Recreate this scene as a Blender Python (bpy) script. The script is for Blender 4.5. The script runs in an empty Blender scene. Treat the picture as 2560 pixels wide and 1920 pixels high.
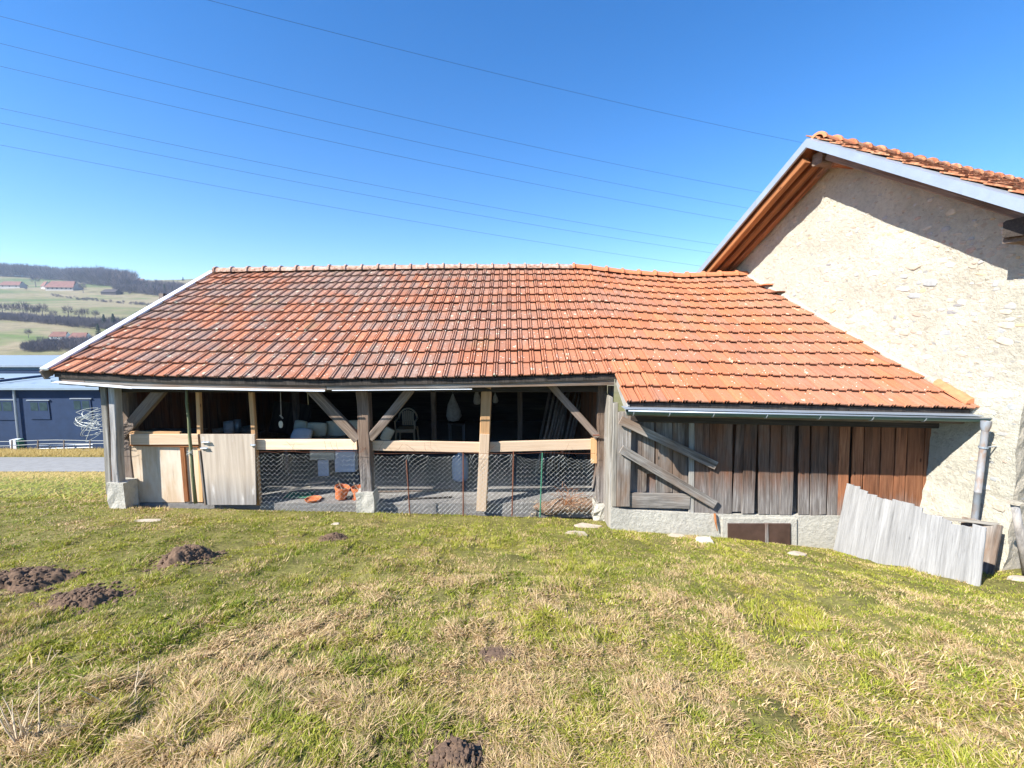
import bpy, math, random
import numpy as np
from mathutils import Matrix, Vector, noise as mn
random.seed(7); rng = np.random.default_rng(7)
R = math.radians
scn = bpy.context.scene
COL = scn.collection

# ------------------------------------------------------------------ camera, sky, sun, exposure
PITCH = R(6.6); F = 1100.0
cam_d = bpy.data.cameras.new('camera'); cam = bpy.data.objects.new('camera', cam_d); COL.objects.link(cam)
cam_d.sensor_width = 36; cam_d.lens = 36 * F / 2560; cam_d.clip_start = .05; cam_d.clip_end = 12000
cam.location = (0, 0, 0); cam.rotation_euler = (R(90) - PITCH, 0, 0)
scn.camera = cam
SUN = Vector((.62, .41, -.63)).normalized()          # direction the light travels
world = bpy.data.worlds.new('World'); scn.world = world; world.use_nodes = True
wn = world.node_tree; wn.nodes.clear()
sky = wn.nodes.new('ShaderNodeTexSky'); sky.sky_type = 'NISHITA'; sky.sun_disc = False
sky.sun_elevation = math.asin(-SUN.z); sky.sun_rotation = math.atan2(-SUN.x, -SUN.y)
sky.altitude = 1200; sky.air_density = 1.0; sky.dust_density = .05; sky.ozone_density = 1.5
bg = wn.nodes.new('ShaderNodeBackground'); bg.inputs['Strength'].default_value = .118
wo = wn.nodes.new('ShaderNodeOutputWorld')
hsv = wn.nodes.new('ShaderNodeHueSaturation'); hsv.inputs['Saturation'].default_value = 1.42; hsv.inputs['Hue'].default_value = .506; wn.links.new(sky.outputs[0], hsv.inputs['Color']); wn.links.new(hsv.outputs[0], bg.inputs[0]); wn.links.new(bg.outputs[0], wo.inputs[0])
sl = bpy.data.lights.new('sun', 'SUN'); sl.energy = 5.0; sl.angle = R(.5); sl.color = (1, .96, .9)
so = bpy.data.objects.new('sun', sl); COL.objects.link(so); so.rotation_euler = SUN.to_track_quat('-Z', 'Y').to_euler()
so.location = (-20, -8, 20)
scn.view_settings.view_transform = 'Standard'; scn.view_settings.look = 'None'
scn.view_settings.gamma = 1; scn.view_settings.exposure = 1.12; scn.view_settings.use_curve_mapping = False

# ------------------------------------------------------------------ helpers
CP, SP = math.cos(PITCH), math.sin(PITCH)
def ray(px, py):
    xc = (px - 1280) / F; yc = (960 - py) / F
    return Vector((xc, CP + yc * SP, yc * CP - SP))
def at(px, py, Y):
    d = ray(px, py); return d * (Y / d.y)
def zat(py, Y): return at(1280, py, Y).z
def xat(px, py, Y): return at(px, py, Y).x
WK = .2; WC = 7.55                                    # barn wall plane X + WK*Y = WC
WN = Vector((1, WK, 0)).normalized(); WU = Vector((WK, -1, 0)).normalized()
def onwall(px, py, off=0.0):
    d = ray(px, py); c = WC - off * math.sqrt(1 + WK * WK)
    return d * (c / (d.x + WK * d.y))
WORLD = {}
def reg(o, M): WORLD[o.name] = M.copy(); return o
def setp(o, M, parent):
    o.matrix_basis = M
    if parent is not None:
        o.parent = parent; o.matrix_parent_inverse = WORLD[parent.name].inverted()
    reg(o, M)
def thing(name, label, cat, loc, group=None):
    o = bpy.data.objects.new(name, None); COL.objects.link(o); o.empty_display_size = .2
    o['label'] = label; o['category'] = cat
    if group: o['group'] = group
    setp(o, Matrix.Translation(Vector(loc)), None); return o
def tag(o, label=None, cat=None, group=None, kind=None):
    for k, v in (('label', label), ('category', cat), ('group', group), ('kind', kind)):
        if v: o[k] = v
    return o
def mesh(name, vs, fs, mat, smooth=False):
    m = bpy.data.meshes.new(name)
    vs = np.asarray(vs, dtype=np.float32)
    m.from_pydata([tuple(v) for v in vs.tolist()], [], fs); m.update()
    if mat:
        for mm in (mat if isinstance(mat, (list, tuple)) else [mat]): m.materials.append(mm)
    if smooth: m.polygons.foreach_set('use_smooth', [True] * len(m.polygons))
    return m
def bigmesh(name, V, F3, mat, smooth=False):
    """V (n,3), F3 list of (m,k) arrays"""
    m = bpy.data.meshes.new(name); m.vertices.add(len(V)); m.vertices.foreach_set('co', np.asarray(V, np.float32).ravel())
    tot = sum(a.size for a in F3); nf = sum(len(a) for a in F3)
    m.loops.add(tot); m.loops.foreach_set('vertex_index', np.concatenate([a.ravel() for a in F3]).astype(np.int32))
    m.polygons.add(nf)
    cnt = np.concatenate([np.full(len(a), a.shape[1]) for a in F3]); st = np.concatenate([[0], np.cumsum(cnt)[:-1]])
    m.polygons.foreach_set('loop_start', st.astype(np.int32)); m.polygons.foreach_set('loop_total', cnt.astype(np.int32))
    m.polygons.foreach_set('use_smooth', np.full(nf, bool(smooth)))
    m.update(calc_edges=True); m.validate()
    if mat: m.materials.append(mat)
    return m
def add(name, me, parent=None, M=None):
    o = bpy.data.objects.new(name, me); COL.objects.link(o)
    setp(o, M if M is not None else Matrix.Identity(4), parent); return o
class MB:
    def __init__(s): s.v = []; s.f = []
    def add(s, vs, fs):
        n = len(s.v); s.v += [tuple(v) for v in vs]; s.f += [tuple(i + n for i in f) for f in fs]
    def box(s, a, b):
        (x0, y0, z0), (x1, y1, z1) = a, b
        s.add([(x0,y0,z0),(x1,y0,z0),(x1,y1,z0),(x0,y1,z0),(x0,y0,z1),(x1,y0,z1),(x1,y1,z1),(x0,y1,z1)],
              [(0,3,2,1),(4,5,6,7),(0,1,5,4),(1,2,6,5),(2,3,7,6),(3,0,4,7)])
    def tube(s, pts, r, n=6, caps=True):
        pts = [Vector(p) for p in pts]; rr = r if isinstance(r, (list, tuple)) else [r] * len(pts)
        base = len(s.v); u = None
        for i, p in enumerate(pts):
            t = (pts[min(i + 1, len(pts) - 1)] - pts[max(i - 1, 0)]).normalized()
            if u is None: u = t.orthogonal().normalized()
            u = (u - t * u.dot(t)).normalized(); w = t.cross(u)
            for k in range(n):
                a = 2 * math.pi * k / n; s.v.append(tuple(p + (u * math.cos(a) + w * math.sin(a)) * rr[i]))
        for i in range(len(pts) - 1):
            for k in range(n):
                a = base + i * n + k; b = base + i * n + (k + 1) % n; s.f.append((a, b, b + n, a + n))
        if caps:
            s.f.append(tuple(base + k for k in reversed(range(n)))); s.f.append(tuple(base + (len(pts) - 1) * n + k for k in range(n)))
    def lathe(s, prof, n=24, c=(0, 0, 0)):
        base = len(s.v)
        for r, z in prof:
            for k in range(n):
                a = 2 * math.pi * k / n; s.v.append((c[0] + r * math.cos(a), c[1] + r * math.sin(a), c[2] + z))
        for i in range(len(prof) - 1):
            for k in range(n):
                a = base + i * n + k; b = base + i * n + (k + 1) % n; s.f.append((a, b, b + n, a + n))
    def obj(s, name, mat, parent=None, M=None, smooth=False):
        """vertices are world coordinates; the object's origin is put at their low centre"""
        if M is None:
            A = np.array(s.v); c = Vector(((A[:,0].min()+A[:,0].max())/2, (A[:,1].min()+A[:,1].max())/2, A[:,2].min()))
            M = Matrix.Translation(c); A = A - np.array(c)
        else: A = np.array(s.v)
        return add(name, mesh(name, A, s.f, mat, smooth), parent, M)
def beam(name, A, B, w, t, mat, parent=None, side=(0, -1, 0), jit=.004, seg=4, tap=None, ends=0.0, prof=None):
    A = Vector(A); B = Vector(B); z = (B - A); L = z.length; z.normalize()
    y = Vector(side); y = (y - z * y.dot(z)).normalized(); x = y.cross(z)
    vs, fs = [], []
    c = min(w, t) * .09
    for i in range(seg + 1):
        q = L * i / seg; k = 1 if tap is None else 1 + (tap - 1) * i / seg
        ox, oy = random.uniform(-jit, jit), random.uniform(-jit, jit)
        hw, ht = w / 2 * k, t / 2 * k
        ring = [(-hw + c, -ht), (hw - c, -ht), (hw, -ht + c), (hw, ht - c), (hw - c, ht), (-hw + c, ht), (-hw, ht - c), (-hw, -ht + c)]
        for (a, b) in ring:
            zz = q
            if i in (0, seg) and ends: zz += random.uniform(-ends, ends)
            vs.append((a + ox + random.uniform(-jit, jit) * .4, b + oy + random.uniform(-jit, jit) * .4, zz))
    for i in range(seg):
        for k in range(8):
            a = i * 8 + k; b = i * 8 + (k + 1) % 8; fs.append((a, b, b + 8, a + 8))
    fs.append(tuple(reversed(range(8)))); fs.append(tuple(seg * 8 + k for k in range(8)))
    M = Matrix((x.to_4d(), y.to_4d(), z.to_4d(), (0, 0, 0, 1))).transposed()
    for i in range(3): M[3][i] = 0
    M.translation = A
    return add(name, mesh(name, vs, fs, mat), parent, M)
def box(name, a, b, mat, parent=None):
    m = MB(); m.box(a, b); return m.obj(name, mat, parent)
def poly(name, pts, mat, parent=None, n=12, th=.03):
    pass
# numpy value noise
def vnoise(x, y, seed=0):
    xi = np.floor(x).astype(np.int64); yi = np.floor(y).astype(np.int64); fx = x - xi; fy = y - yi
    fx = fx * fx * (3 - 2 * fx); fy = fy * fy * (3 - 2 * fy)
    def h(a, b):
        n = (a * 374761393 + b * 668265263 + seed * 974711) & 0xffffffff
        n = ((n ^ (n >> 13)) * 1274126177) & 0xffffffff; n = n ^ (n >> 16)
        return (n & 0xffff) / 65535.0
    return (h(xi, yi) * (1 - fx) + h(xi + 1, yi) * fx) * (1 - fy) + (h(xi, yi + 1) * (1 - fx) + h(xi + 1, yi + 1) * fx) * fy
def fbm(x, y, seed=0, o=4):
    s = 0; a = .5; t = 0
    for i in range(o): s = s + a * vnoise(x * 2 ** i, y * 2 ** i, seed + i); t += a; a *= .5
    return s / t

# ------------------------------------------------------------------ materials
class NT:
    def __init__(s, name):
        s.m = bpy.data.materials.new(name); s.m.use_nodes = True; s.t = s.m.node_tree; s.t.nodes.clear()
        s.out = s.n('ShaderNodeOutputMaterial'); s.b = s.n('ShaderNodeBsdfPrincipled'); s.l(s.b.outputs[0], s.out.inputs[0])
    def n(s, t, **k):
        x = s.t.nodes.new(t)
        for a, v in k.items(): setattr(x, a, v)
        return x
    def l(s, a, b): s.t.links.new(a, b)
    def coord(s, kind='Object', scale=(1, 1, 1), rnd=0):
        tc = s.n('ShaderNodeTexCoord'); mp = s.n('ShaderNodeMapping'); mp.inputs['Scale'].default_value = scale
        src = tc.outputs[kind] if kind != 'World' else s.n('ShaderNodeNewGeometry').outputs['Position']
        if rnd:
            oi = s.n('ShaderNodeObjectInfo'); mu = s.n('ShaderNodeMath', operation='MULTIPLY'); mu.inputs[1].default_value = rnd
            s.l(oi.outputs['Random'], mu.inputs[0]); va = s.n('ShaderNodeVectorMath', operation='ADD')
            s.l(src, va.inputs[0]); s.l(mu.outputs[0], va.inputs[1]); src = va.outputs[0]
        s.l(src, mp.inputs[0]); return mp.outputs[0]
    def noise(s, v, sc, det=5, rough=.6, dist=0):
        x = s.n('ShaderNodeTexNoise'); x.inputs['Scale'].default_value = sc; x.inputs['Detail'].default_value = det
        x.inputs['Roughness'].default_value = rough; x.inputs['Distortion'].default_value = dist
        s.l(v, x.inputs['Vector']); return x.outputs['Fac']
    def vor(s, v, sc, feat='F1', out='Distance'):
        x = s.n('ShaderNodeTexVoronoi', feature=feat); x.inputs['Scale'].default_value = sc; s.l(v, x.inputs['Vector']); return x.outputs[out]
    def ramp(s, f, st):
        x = s.n('ShaderNodeValToRGB'); e = x.color_ramp.elements
        while len(e) < len(st): e.new(.5)
        for i, (p, c) in enumerate(st):
            e[i].position = p; e[i].color = (*c, 1) if not isinstance(c, (int, float)) else (c, c, c, 1)
        s.l(f, x.inputs[0]); return x.outputs[0]
    def mix(s, f, a, b, mode='MIX'):
        x = s.n('ShaderNodeMix', data_type='RGBA', blend_type=mode)
        for v, i in ((f, 0), (a, 6), (b, 7)):
            if isinstance(v, (int, float)): x.inputs[i].default_value = v if i == 0 else (v, v, v, 1)
            elif isinstance(v, tuple): x.inputs[i].default_value = (*v, 1)
            else: s.l(v, x.inputs[i])
        return x.outputs[2]
    def math(s, op, a, b=0.0):
        x = s.n('ShaderNodeMath', operation=op)
        for v, i in ((a, 0), (b, 1)):
            if isinstance(v, (int, float)): x.inputs[i].default_value = v
            else: s.l(v, x.inputs[i])
        return x.outputs[0]
    def col(s, c):
        if isinstance(c, tuple): s.b.inputs['Base Color'].default_value = (*c, 1)
        else: s.l(c, s.b.inputs['Base Color'])
    def bump(s, h, st=.5, d=.01):
        x = s.n('ShaderNodeBump'); x.inputs['Strength'].default_value = st; x.inputs['Distance'].default_value = d
        s.l(h, x.inputs['Height']); s.l(x.outputs[0], s.b.inputs['Normal'])
    def fin(s, rough=.8, metal=0, spec=.3):
        s.b.inputs['Roughness'].default_value = rough; s.b.inputs['Metallic'].default_value = metal
        s.b.inputs['Specular IOR Level'].default_value = spec; return s.m
def plain(name, c, rough=.7, metal=0, var=.25, sc=12, bump=0.2):
    t = NT(name); v = t.coord('Object', rnd=30); n = t.noise(v, sc)
    dk = tuple(x * (1 - var) for x in c); lt = tuple(min(1, x * (1 + var)) for x in c)
    t.col(t.ramp(n, [(.3, dk), (.7, lt)])); t.bump(n, bump, .003); return t.fin(rough, metal)
def wood(name, dark, mid, light, grain=26, knots=True, stain=None, rough=.85, bump=.6, foot=None, rv=.5, sk_=.5):
    t = NT(name); v = t.coord('Object', (1, 1, .045), rnd=37)
    g = t.noise(v, grain * 1.6, 6, .65, .4); g2 = t.noise(t.coord('Object', (1, 1, .02), rnd=11), grain * 6, 3, .7)
    gg = t.math('ADD', t.math('MULTIPLY', g, .62), t.math('MULTIPLY', g2, .38))
    c = t.ramp(gg, [(.30, dark), (.5, mid), (.70, light)])
    oi = t.n('ShaderNodeObjectInfo'); br = t.math('ADD', t.math('MULTIPLY', oi.outputs['Random'], rv), 1 - rv / 2)
    hsv = t.n('ShaderNodeHueSaturation'); t.l(br, hsv.inputs['Value']); t.l(c, hsv.inputs['Color']); c = hsv.outputs[0]
    if stain:
        bl = t.noise(t.coord('Object', (1, 1, .35), rnd=53), 3.0, 4)
        c = t.mix(t.ramp(bl, [(.42, 0), (.62, 1)]), c, t.mix(.75, c, stain))
    sk = t.noise(t.coord('Object', (1, 1, .07), rnd=23), 11, 4, .7); c = t.mix(1.0, c, t.ramp(sk, [(.34, sk_), (.52, 1.0)]), 'MULTIPLY')
    if knots:
        kv = t.vor(t.coord('Object', (1, 1, .45), rnd=91), 4.5)
        c = t.mix(t.ramp(kv, [(.05, 1.0), (.085, 0)]), c, tuple(x * .55 for x in dark))
    if foot:
        sz = t.n('ShaderNodeSeparateXYZ'); t.l(t.coord('Object'), sz.inputs[0])
        zz = t.math('ADD', sz.outputs[2], t.math('MULTIPLY', t.noise(t.coord('Object', (1, 1, .1), rnd=7), 14, 4), .55))
        fc = t.ramp(gg, [(.32, (.06, .05, .045)), (.5, (.21, .185, .165)), (.68, (.44, .41, .38))])
        c = t.mix(t.ramp(zz, [(foot, 1.0), (min(1, foot + .45), 0)]), c, fc)
    crack = t.ramp(g2, [(.30, 0.0), (.36, 1.0)])
    c = t.mix(1.0, c, t.mix(crack, tuple([.55] * 3), (1.0, 1.0, 1.0)), 'MULTIPLY')
    t.col(c); t.bump(gg, bump, .006); return t.fin(rough)
M = {}
M['grey_wood'] = wood('grey_wood', (.10, .088, .075), (.26, .235, .205), (.46, .43, .39), stain=(.2, .12, .07))
M['pale_wood'] = wood('pale_wood', (.2, .2, .205), (.38, .38, .385), (.54, .535, .53), stain=(.42, .37, .31))
M['white_wood'] = wood('white_wood', (.2, .185, .16), (.38, .36, .32), (.54, .52, .47), stain=(.3, .26, .2))
M['brown_wood'] = wood('brown_wood', (.045, .03, .022), (.135, .085, .06), (.25, .165, .12), stain=(.2, .075, .03), foot=.5)
M['silver_wood'] = wood('silver_wood', (.19, .187, .18), (.31, .305, .295), (.41, .403, .39), rv=.2, bump=.8, sk_=.85)
M['post_wood'] = wood('post_wood', (.085, .055, .04), (.2, .135, .095), (.34, .25, .18), foot=.6, sk_=.65)
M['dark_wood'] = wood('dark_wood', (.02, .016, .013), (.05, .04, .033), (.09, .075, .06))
M['red_wood'] = wood('red_wood', (.13, .05, .022), (.3, .12, .055), (.42, .2, .1), foot=.18)
M['orange_wood'] = wood('orange_wood', (.2, .075, .025), (.36, .14, .05), (.48, .22, .09))
M['old_wood'] = wood('old_wood', (.09, .06, .042), (.2, .145, .105), (.36, .28, .21), stain=(.26, .22, .2))
M['pine'] = wood('pine', (.62, .43, .27), (.76, .56, .38), (.84, .66, .48), grain=12, bump=.15, sk_=.9)
M['pine_orange'] = wood('pine_orange', (.5, .27, .12), (.62, .36, .17), (.7, .44, .23), grain=12, bump=.15, sk_=.9)
M['ply'] = wood('ply', (.56, .4, .25), (.68, .51, .34), (.76, .6, .43), grain=7, bump=.1, sk_=.9, stain=(.72, .64, .52))
def door_mat():
    t = NT('door_ply'); v = t.coord('Object', (1, 1, .05)); g = t.noise(v, 22, 5)
    c = t.ramp(g, [(.3, (.42, .34, .26)), (.7, (.6, .51, .4))])
    sx = t.n('ShaderNodeSeparateXYZ'); t.l(t.coord('Object'), sx.inputs[0])
    z = t.math('ADD', sx.outputs[2], t.math('MULTIPLY', t.noise(t.coord('Object', (1, 1, .12)), 9, 5), .35))
    w = t.ramp(z, [(.25, 1.0), (.72, 0)])
    c = t.mix(t.math('MULTIPLY', w, .85), c, t.ramp(g, [(.3, (.17, .16, .15)), (.7, (.36, .35, .34))]))
    n2 = t.noise(t.coord('Object', (1, 1, .25)), 9, 4)
    c = t.mix(t.ramp(n2, [(.62, 0), (.72, .5)]), c, (.75, .72, .68)); t.col(c); t.bump(g, .2, .003); return t.fin(.8)
M['door'] = door_mat()
def tile_mat(name, cols, grey, lichen, pitch, gauge, x0, y0, gscale=1.0, moss=0.0, blend=False):
    t = NT(name); g = t.n('ShaderNodeNewGeometry').outputs['Position']; sx = t.n('ShaderNodeSeparateXYZ'); t.l(g, sx.inputs[0])
    a = t.math('FLOOR', t.math('DIVIDE', t.math('SUBTRACT', sx.outputs[0], x0), pitch))
    b = t.math('FLOOR', t.math('DIVIDE', t.math('SUBTRACT', sx.outputs[1], y0), gauge))
    cx = t.n('ShaderNodeCombineXYZ'); t.l(a, cx.inputs[0]); t.l(b, cx.inputs[1])
    wh = t.n('ShaderNodeTexWhiteNoise', noise_dimensions='2D'); t.l(cx.outputs[0], wh.inputs['Vector'])
    v = t.coord('World')
    c = t.ramp(wh.outputs['Value'], cols)
    big = t.noise(t.coord('World', (.7, 1.1, 1)), .55, 4, .6); wh2 = t.n('ShaderNodeTexWhiteNoise', noise_dimensions='2D')
    va = t.n('ShaderNodeVectorMath', operation='ADD'); va.inputs[1].default_value = (31, 17, 0); t.l(cx.outputs[0], va.inputs[0]); t.l(va.outputs[0], wh2.inputs['Vector'])
    gm = t.math('ADD', big, t.math('MULTIPLY', wh2.outputs['Value'], .2))
    gf = t.ramp(gm, [(.50, 0), (.66, 1)])
    streak = t.noise(t.coord('World', (30, 3, 3)), 1, 4)
    c = t.mix(t.math('MULTIPLY', gf, grey), c, t.ramp(streak, [(.35, (.19, .135, .11)), (.65, (.36, .29, .24))]))
    fine = t.noise(v, 26, 6, .7)
    c = t.mix(t.ramp(fine, [(.35, .5 * gscale), (.55, 0)]), c, (.14, .07, .045))
    if moss:
        mo = t.noise(v, .9, 5, .6); c = t.mix(t.ramp(mo, [(.60, 0), (.72, moss)]), c, (.25, .22, .09))
    if blend:
        bf = t.n('ShaderNodeMapRange'); bf.inputs[1].default_value = -1.6; bf.inputs[2].default_value = 1.7; t.l(t.math('ADD', sx.outputs[0], t.math('MULTIPLY', t.math('SUBTRACT', wh2.outputs['Value'], .5), 1.6)), bf.inputs[0])
        c = t.mix(t.math('MULTIPLY', bf.outputs[0], .8), c, t.mix(t.ramp(fine, [(.35, .35), (.55, 0)]), t.ramp(wh.outputs['Value'], [(0, (.46, .17, .08)), (1, (.56, .21, .1))]), (.14, .07, .045)))
    # lichen spots: small cells, some of them filled
    vd = t.n('ShaderNodeTexVoronoi'); vd.inputs['Scale'].default_value = 7; t.l(t.coord('World', (1, .8, .8)), vd.inputs['Vector'])
    hs = t.n('ShaderNodeSeparateColor'); t.l(vd.outputs['Color'], hs.inputs[0])
    warp = t.math('ADD', vd.outputs['Distance'], t.math('MULTIPLY', t.noise(v, 45, 4), .22))
    spot = t.math('MULTIPLY', t.ramp(warp, [(.26, 1.0), (.32, 0)]), t.math('LESS_THAN', hs.outputs[0], lichen))
    c = t.mix(spot, c, (.55, .5, .36))
    vd2 = t.n('ShaderNodeTexVoronoi'); vd2.inputs['Scale'].default_value = 22; t.l(v, vd2.inputs['Vector'])
    hs2 = t.n('ShaderNodeSeparateColor'); t.l(vd2.outputs['Color'], hs2.inputs[0])
    sp2 = t.math('MULTIPLY', t.math('LESS_THAN', t.math('ADD', vd2.outputs['Distance'], t.math('MULTIPLY', fine, .3)), .36), t.math('LESS_THAN', hs2.outputs[1], lichen * .55))
    c = t.mix(sp2, c, (.68, .64, .54))
    t.col(c); t.bump(fine, .35, .004); return t.fin(.8)
PITCHX = .19; YE = 6.6; YR = 10.5; NC = 12; GY = (YR - YE) / NC; XL = -6.93; XB = 1.56
M['tile_old'] = tile_mat('tile_old', [(0, (.34, .15, .09)), (.35, (.41, .165, .09)), (.7, (.46, .18, .095)), (1, (.52, .215, .115))], .72, .4, PITCHX, GY, XL, YE - .02, moss=.5, blend=True)
M['tile_new'] = tile_mat('tile_new', [(0, (.44, .165, .08)), (.5, (.51, .19, .088)), (1, (.58, .225, .105))], .34, .22, PITCHX, GY, XB, YE - .02, .45, moss=.3)
def barn_tile():
    t = NT('tile_barn'); v = t.coord('World'); oi = t.noise(v, 9, 2)
    c = t.ramp(oi, [(.3, (.12, .05, .03)), (.42, (.36, .13, .06)), (.55, (.46, .2, .1)), (.68, (.5, .3, .17)), (.8, (.25, .1, .06))])
    f = t.noise(v, 40, 5); c = t.mix(t.ramp(f, [(.35, .6), (.5, 0)]), c, (.08, .05, .035)); t.col(c); t.bump(f, .5, .006); return t.fin(.9)
M['tile_barn'] = barn_tile()
def ridge_mat(old):
    t = NT('ridge_old' if old else 'ridge_new'); v = t.coord('World'); n = t.noise(v, 14, 6, .7)
    c = t.ramp(n, [(.36, (.14, .09, .07)), (.45, (.42, .24, .16)), (.54, (.5, .34, .26)), (.64, (.52, .45, .37))] if old else [(.3, (.5, .17, .08)), (.7, (.68, .26, .12))])
    t.col(c); t.bump(n, .4, .004); return t.fin(.85)
M['ridge_old'] = ridge_mat(True); M['ridge_new'] = ridge_mat(False)
def plaster(name, c, pebbles=True, rough=.9):
    t = NT(name); v = t.coord('World', (1, 1, 1)); vs = t.coord('World', (1, 1, 1.7))
    n = t.noise(v, 1.3, 5, .6); f = t.noise(v, 16, 6, .7); ff = t.noise(v, 60, 4, .7)
    col = t.ramp(n, [(.35, tuple(x * .86 for x in c)), (.65, tuple(min(1, x * 1.06) for x in c))])
    col = t.mix(t.ramp(f, [(.38, .5), (.54, 0)]), col, tuple(x * .64 for x in c))
    h = t.math('ADD', t.math('MULTIPLY', f, .7), t.math('MULTIPLY', ff, .3))
    if pebbles:
        wv = t.n('ShaderNodeVectorMath', operation='ADD'); t.l(vs, wv.inputs[0]); 
        w2 = t.n('ShaderNodeTexNoise'); w2.inputs['Scale'].default_value = 6; t.l(vs, w2.inputs['Vector'])
        w3 = t.n('ShaderNodeVectorMath', operation='SCALE'); w3.inputs['Scale'].default_value = .14; t.l(w2.outputs['Color'], w3.inputs[0]); t.l(w3.outputs[0], wv.inputs[1])
        vd = t.n('ShaderNodeTexVoronoi'); vd.inputs['Scale'].default_value = 11; t.l(wv.outputs[0], vd.inputs['Vector'])
        sc = t.n('ShaderNodeSeparateColor'); t.l(vd.outputs['Color'], sc.inputs[0])
        rad = t.math('MULTIPLY', sc.outputs[1], .42)
        m = t.math('MULTIPLY', t.math('LESS_THAN', vd.outputs['Distance'], rad), t.math('LESS_THAN', sc.outputs[0], .55))
        pc = t.ramp(sc.outputs[2], [(0, (.34, .29, .22)), (.3, (.42, .39, .34)), (.5, (.44, .34, .24)), (.7, (.6, .57, .5)), (.85, (.3, .31, .32)), (1, (.5, .42, .3))])
        col = t.mix(t.math('MULTIPLY', m, .8), col, pc)
        h = t.math('ADD', h, t.math('MULTIPLY', m, .25))
    t.col(col); t.bump(h, 1.0, .05 if pebbles else .03); return t.fin(rough)
M['barn_plaster'] = plaster('barn_plaster', (.56, .525, .42))
M['rough_stone'] = plaster('rough_stone', (.5, .44, .34))
M['concrete'] = plaster('concrete', (.56, .53, .45), False)
M['floor'] = plaster('floor_concrete', (.27, .255, .235), False)
M['stone'] = None
def stone_mat(name, c):
    t = NT(name); v = t.coord('World'); n = t.noise(v, 12, 5, .65)
    t.col(t.ramp(n, [(.3, tuple(x * .8 for x in c)), (.7, tuple(min(1, x * 1.15) for x in c))])); t.bump(n, .5, .012); return t.fin(.85)
STONES = [stone_mat('stone_' + k, tuple(v * .86 + .03 * w for v, w in zip(c, (1, .9, .75)))) for k, c in (('tan', (.52, .44, .34)), ('cream', (.6, .53, .4)), ('grey', (.44, .43, .4)), ('white', (.6, .57, .5)), ('blue', (.4, .41, .4)), ('rust', (.52, .39, .3)), ('dark', (.28, .27, .27)), ('ochre', (.58, .45, .27)))]
M['zinc'] = plain('zinc', (.42, .47, .52), .45, .5, .08, 4, .05)
M['white_metal'] = plain('white_metal', (.82, .85, .88), .4, .1, .06, 5, .05)
M['green_metal'] = plain('green_metal', (.12, .2, .17), .4, .3, .12, 6, .05)
def rusty():
    t = NT('rusty_pipe'); v = t.coord('Object', (1, 1, .5)); n = t.noise(v, 7, 6, .65)
    t.col(t.ramp(n, [(.42, (.3, .33, .36)), (.56, (.28, .24, .21)), (.66, (.27, .14, .08))])); t.bump(n, .2, .003); return t.fin(.65, .1)
M['rusty_pipe'] = rusty()
M['rust'] = plain('rust', (.2, .08, .045), .8, .3)
M['wire'] = plain('wire', (.58, .6, .56), .5, .2, .1)
M['green_stake'] = plain('green_stake', (.05, .2, .12), .6)
M['black_metal'] = plain('black_metal', (.03, .03, .035), .5, .4)
M['terracotta'] = plain('terracotta', (.58, .17, .06), .7, 0, .12)
M['soil'] = plain('soil', (.11, .07, .045), 1, 0, .45, 40, .8)
M['clod'] = plain('clod_soil', (.14, .09, .058), 1, 0, .4, 40, .8)
M['cream_foam'] = plain('cream_foam', (.6, .58, .45), .8, 0, .08)
M['white_foam'] = plain('white_foam', (.72, .76, .82), .7, 0, .05)
M['plastic'] = plain('chair_plastic', (.55, .45, .32), .5, 0, .06)
M['blue_plastic'] = plain('blue_plastic', (.4, .52, .62), .5, 0, .08)
M['sack'] = plain('sack', (.26, .25, .23), .9, 0, .25, 18, .6)
M['pole_bark'] = wood('pole_bark', (.1, .085, .07), (.24, .21, .18), (.4, .37, .33))
M['stick_green'] = wood('stick_green', (.12, .13, .06), (.24, .26, .13), (.38, .38, .24))
M['dry_stem'] = plain('dry_stem', (.6, .48, .32), .9, 0, .25)
M['brown_net'] = plain('brown_net', (.22, .14, .09), .9, 0, .4, 30, .8)
M['hatch'] = plain('hatch_brown', (.085, .05, .038), .45, 0, .25, 6, .1)
M['asphalt'] = plain('asphalt', (.27, .265, .25), .95, 0, .12, 3, .3)
M['black_cable'] = plain('black_cable', (.02, .025, .04), .6)
M['green_cloth'] = plain('green_cloth', (.04, .2, .11), .8)

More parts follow.
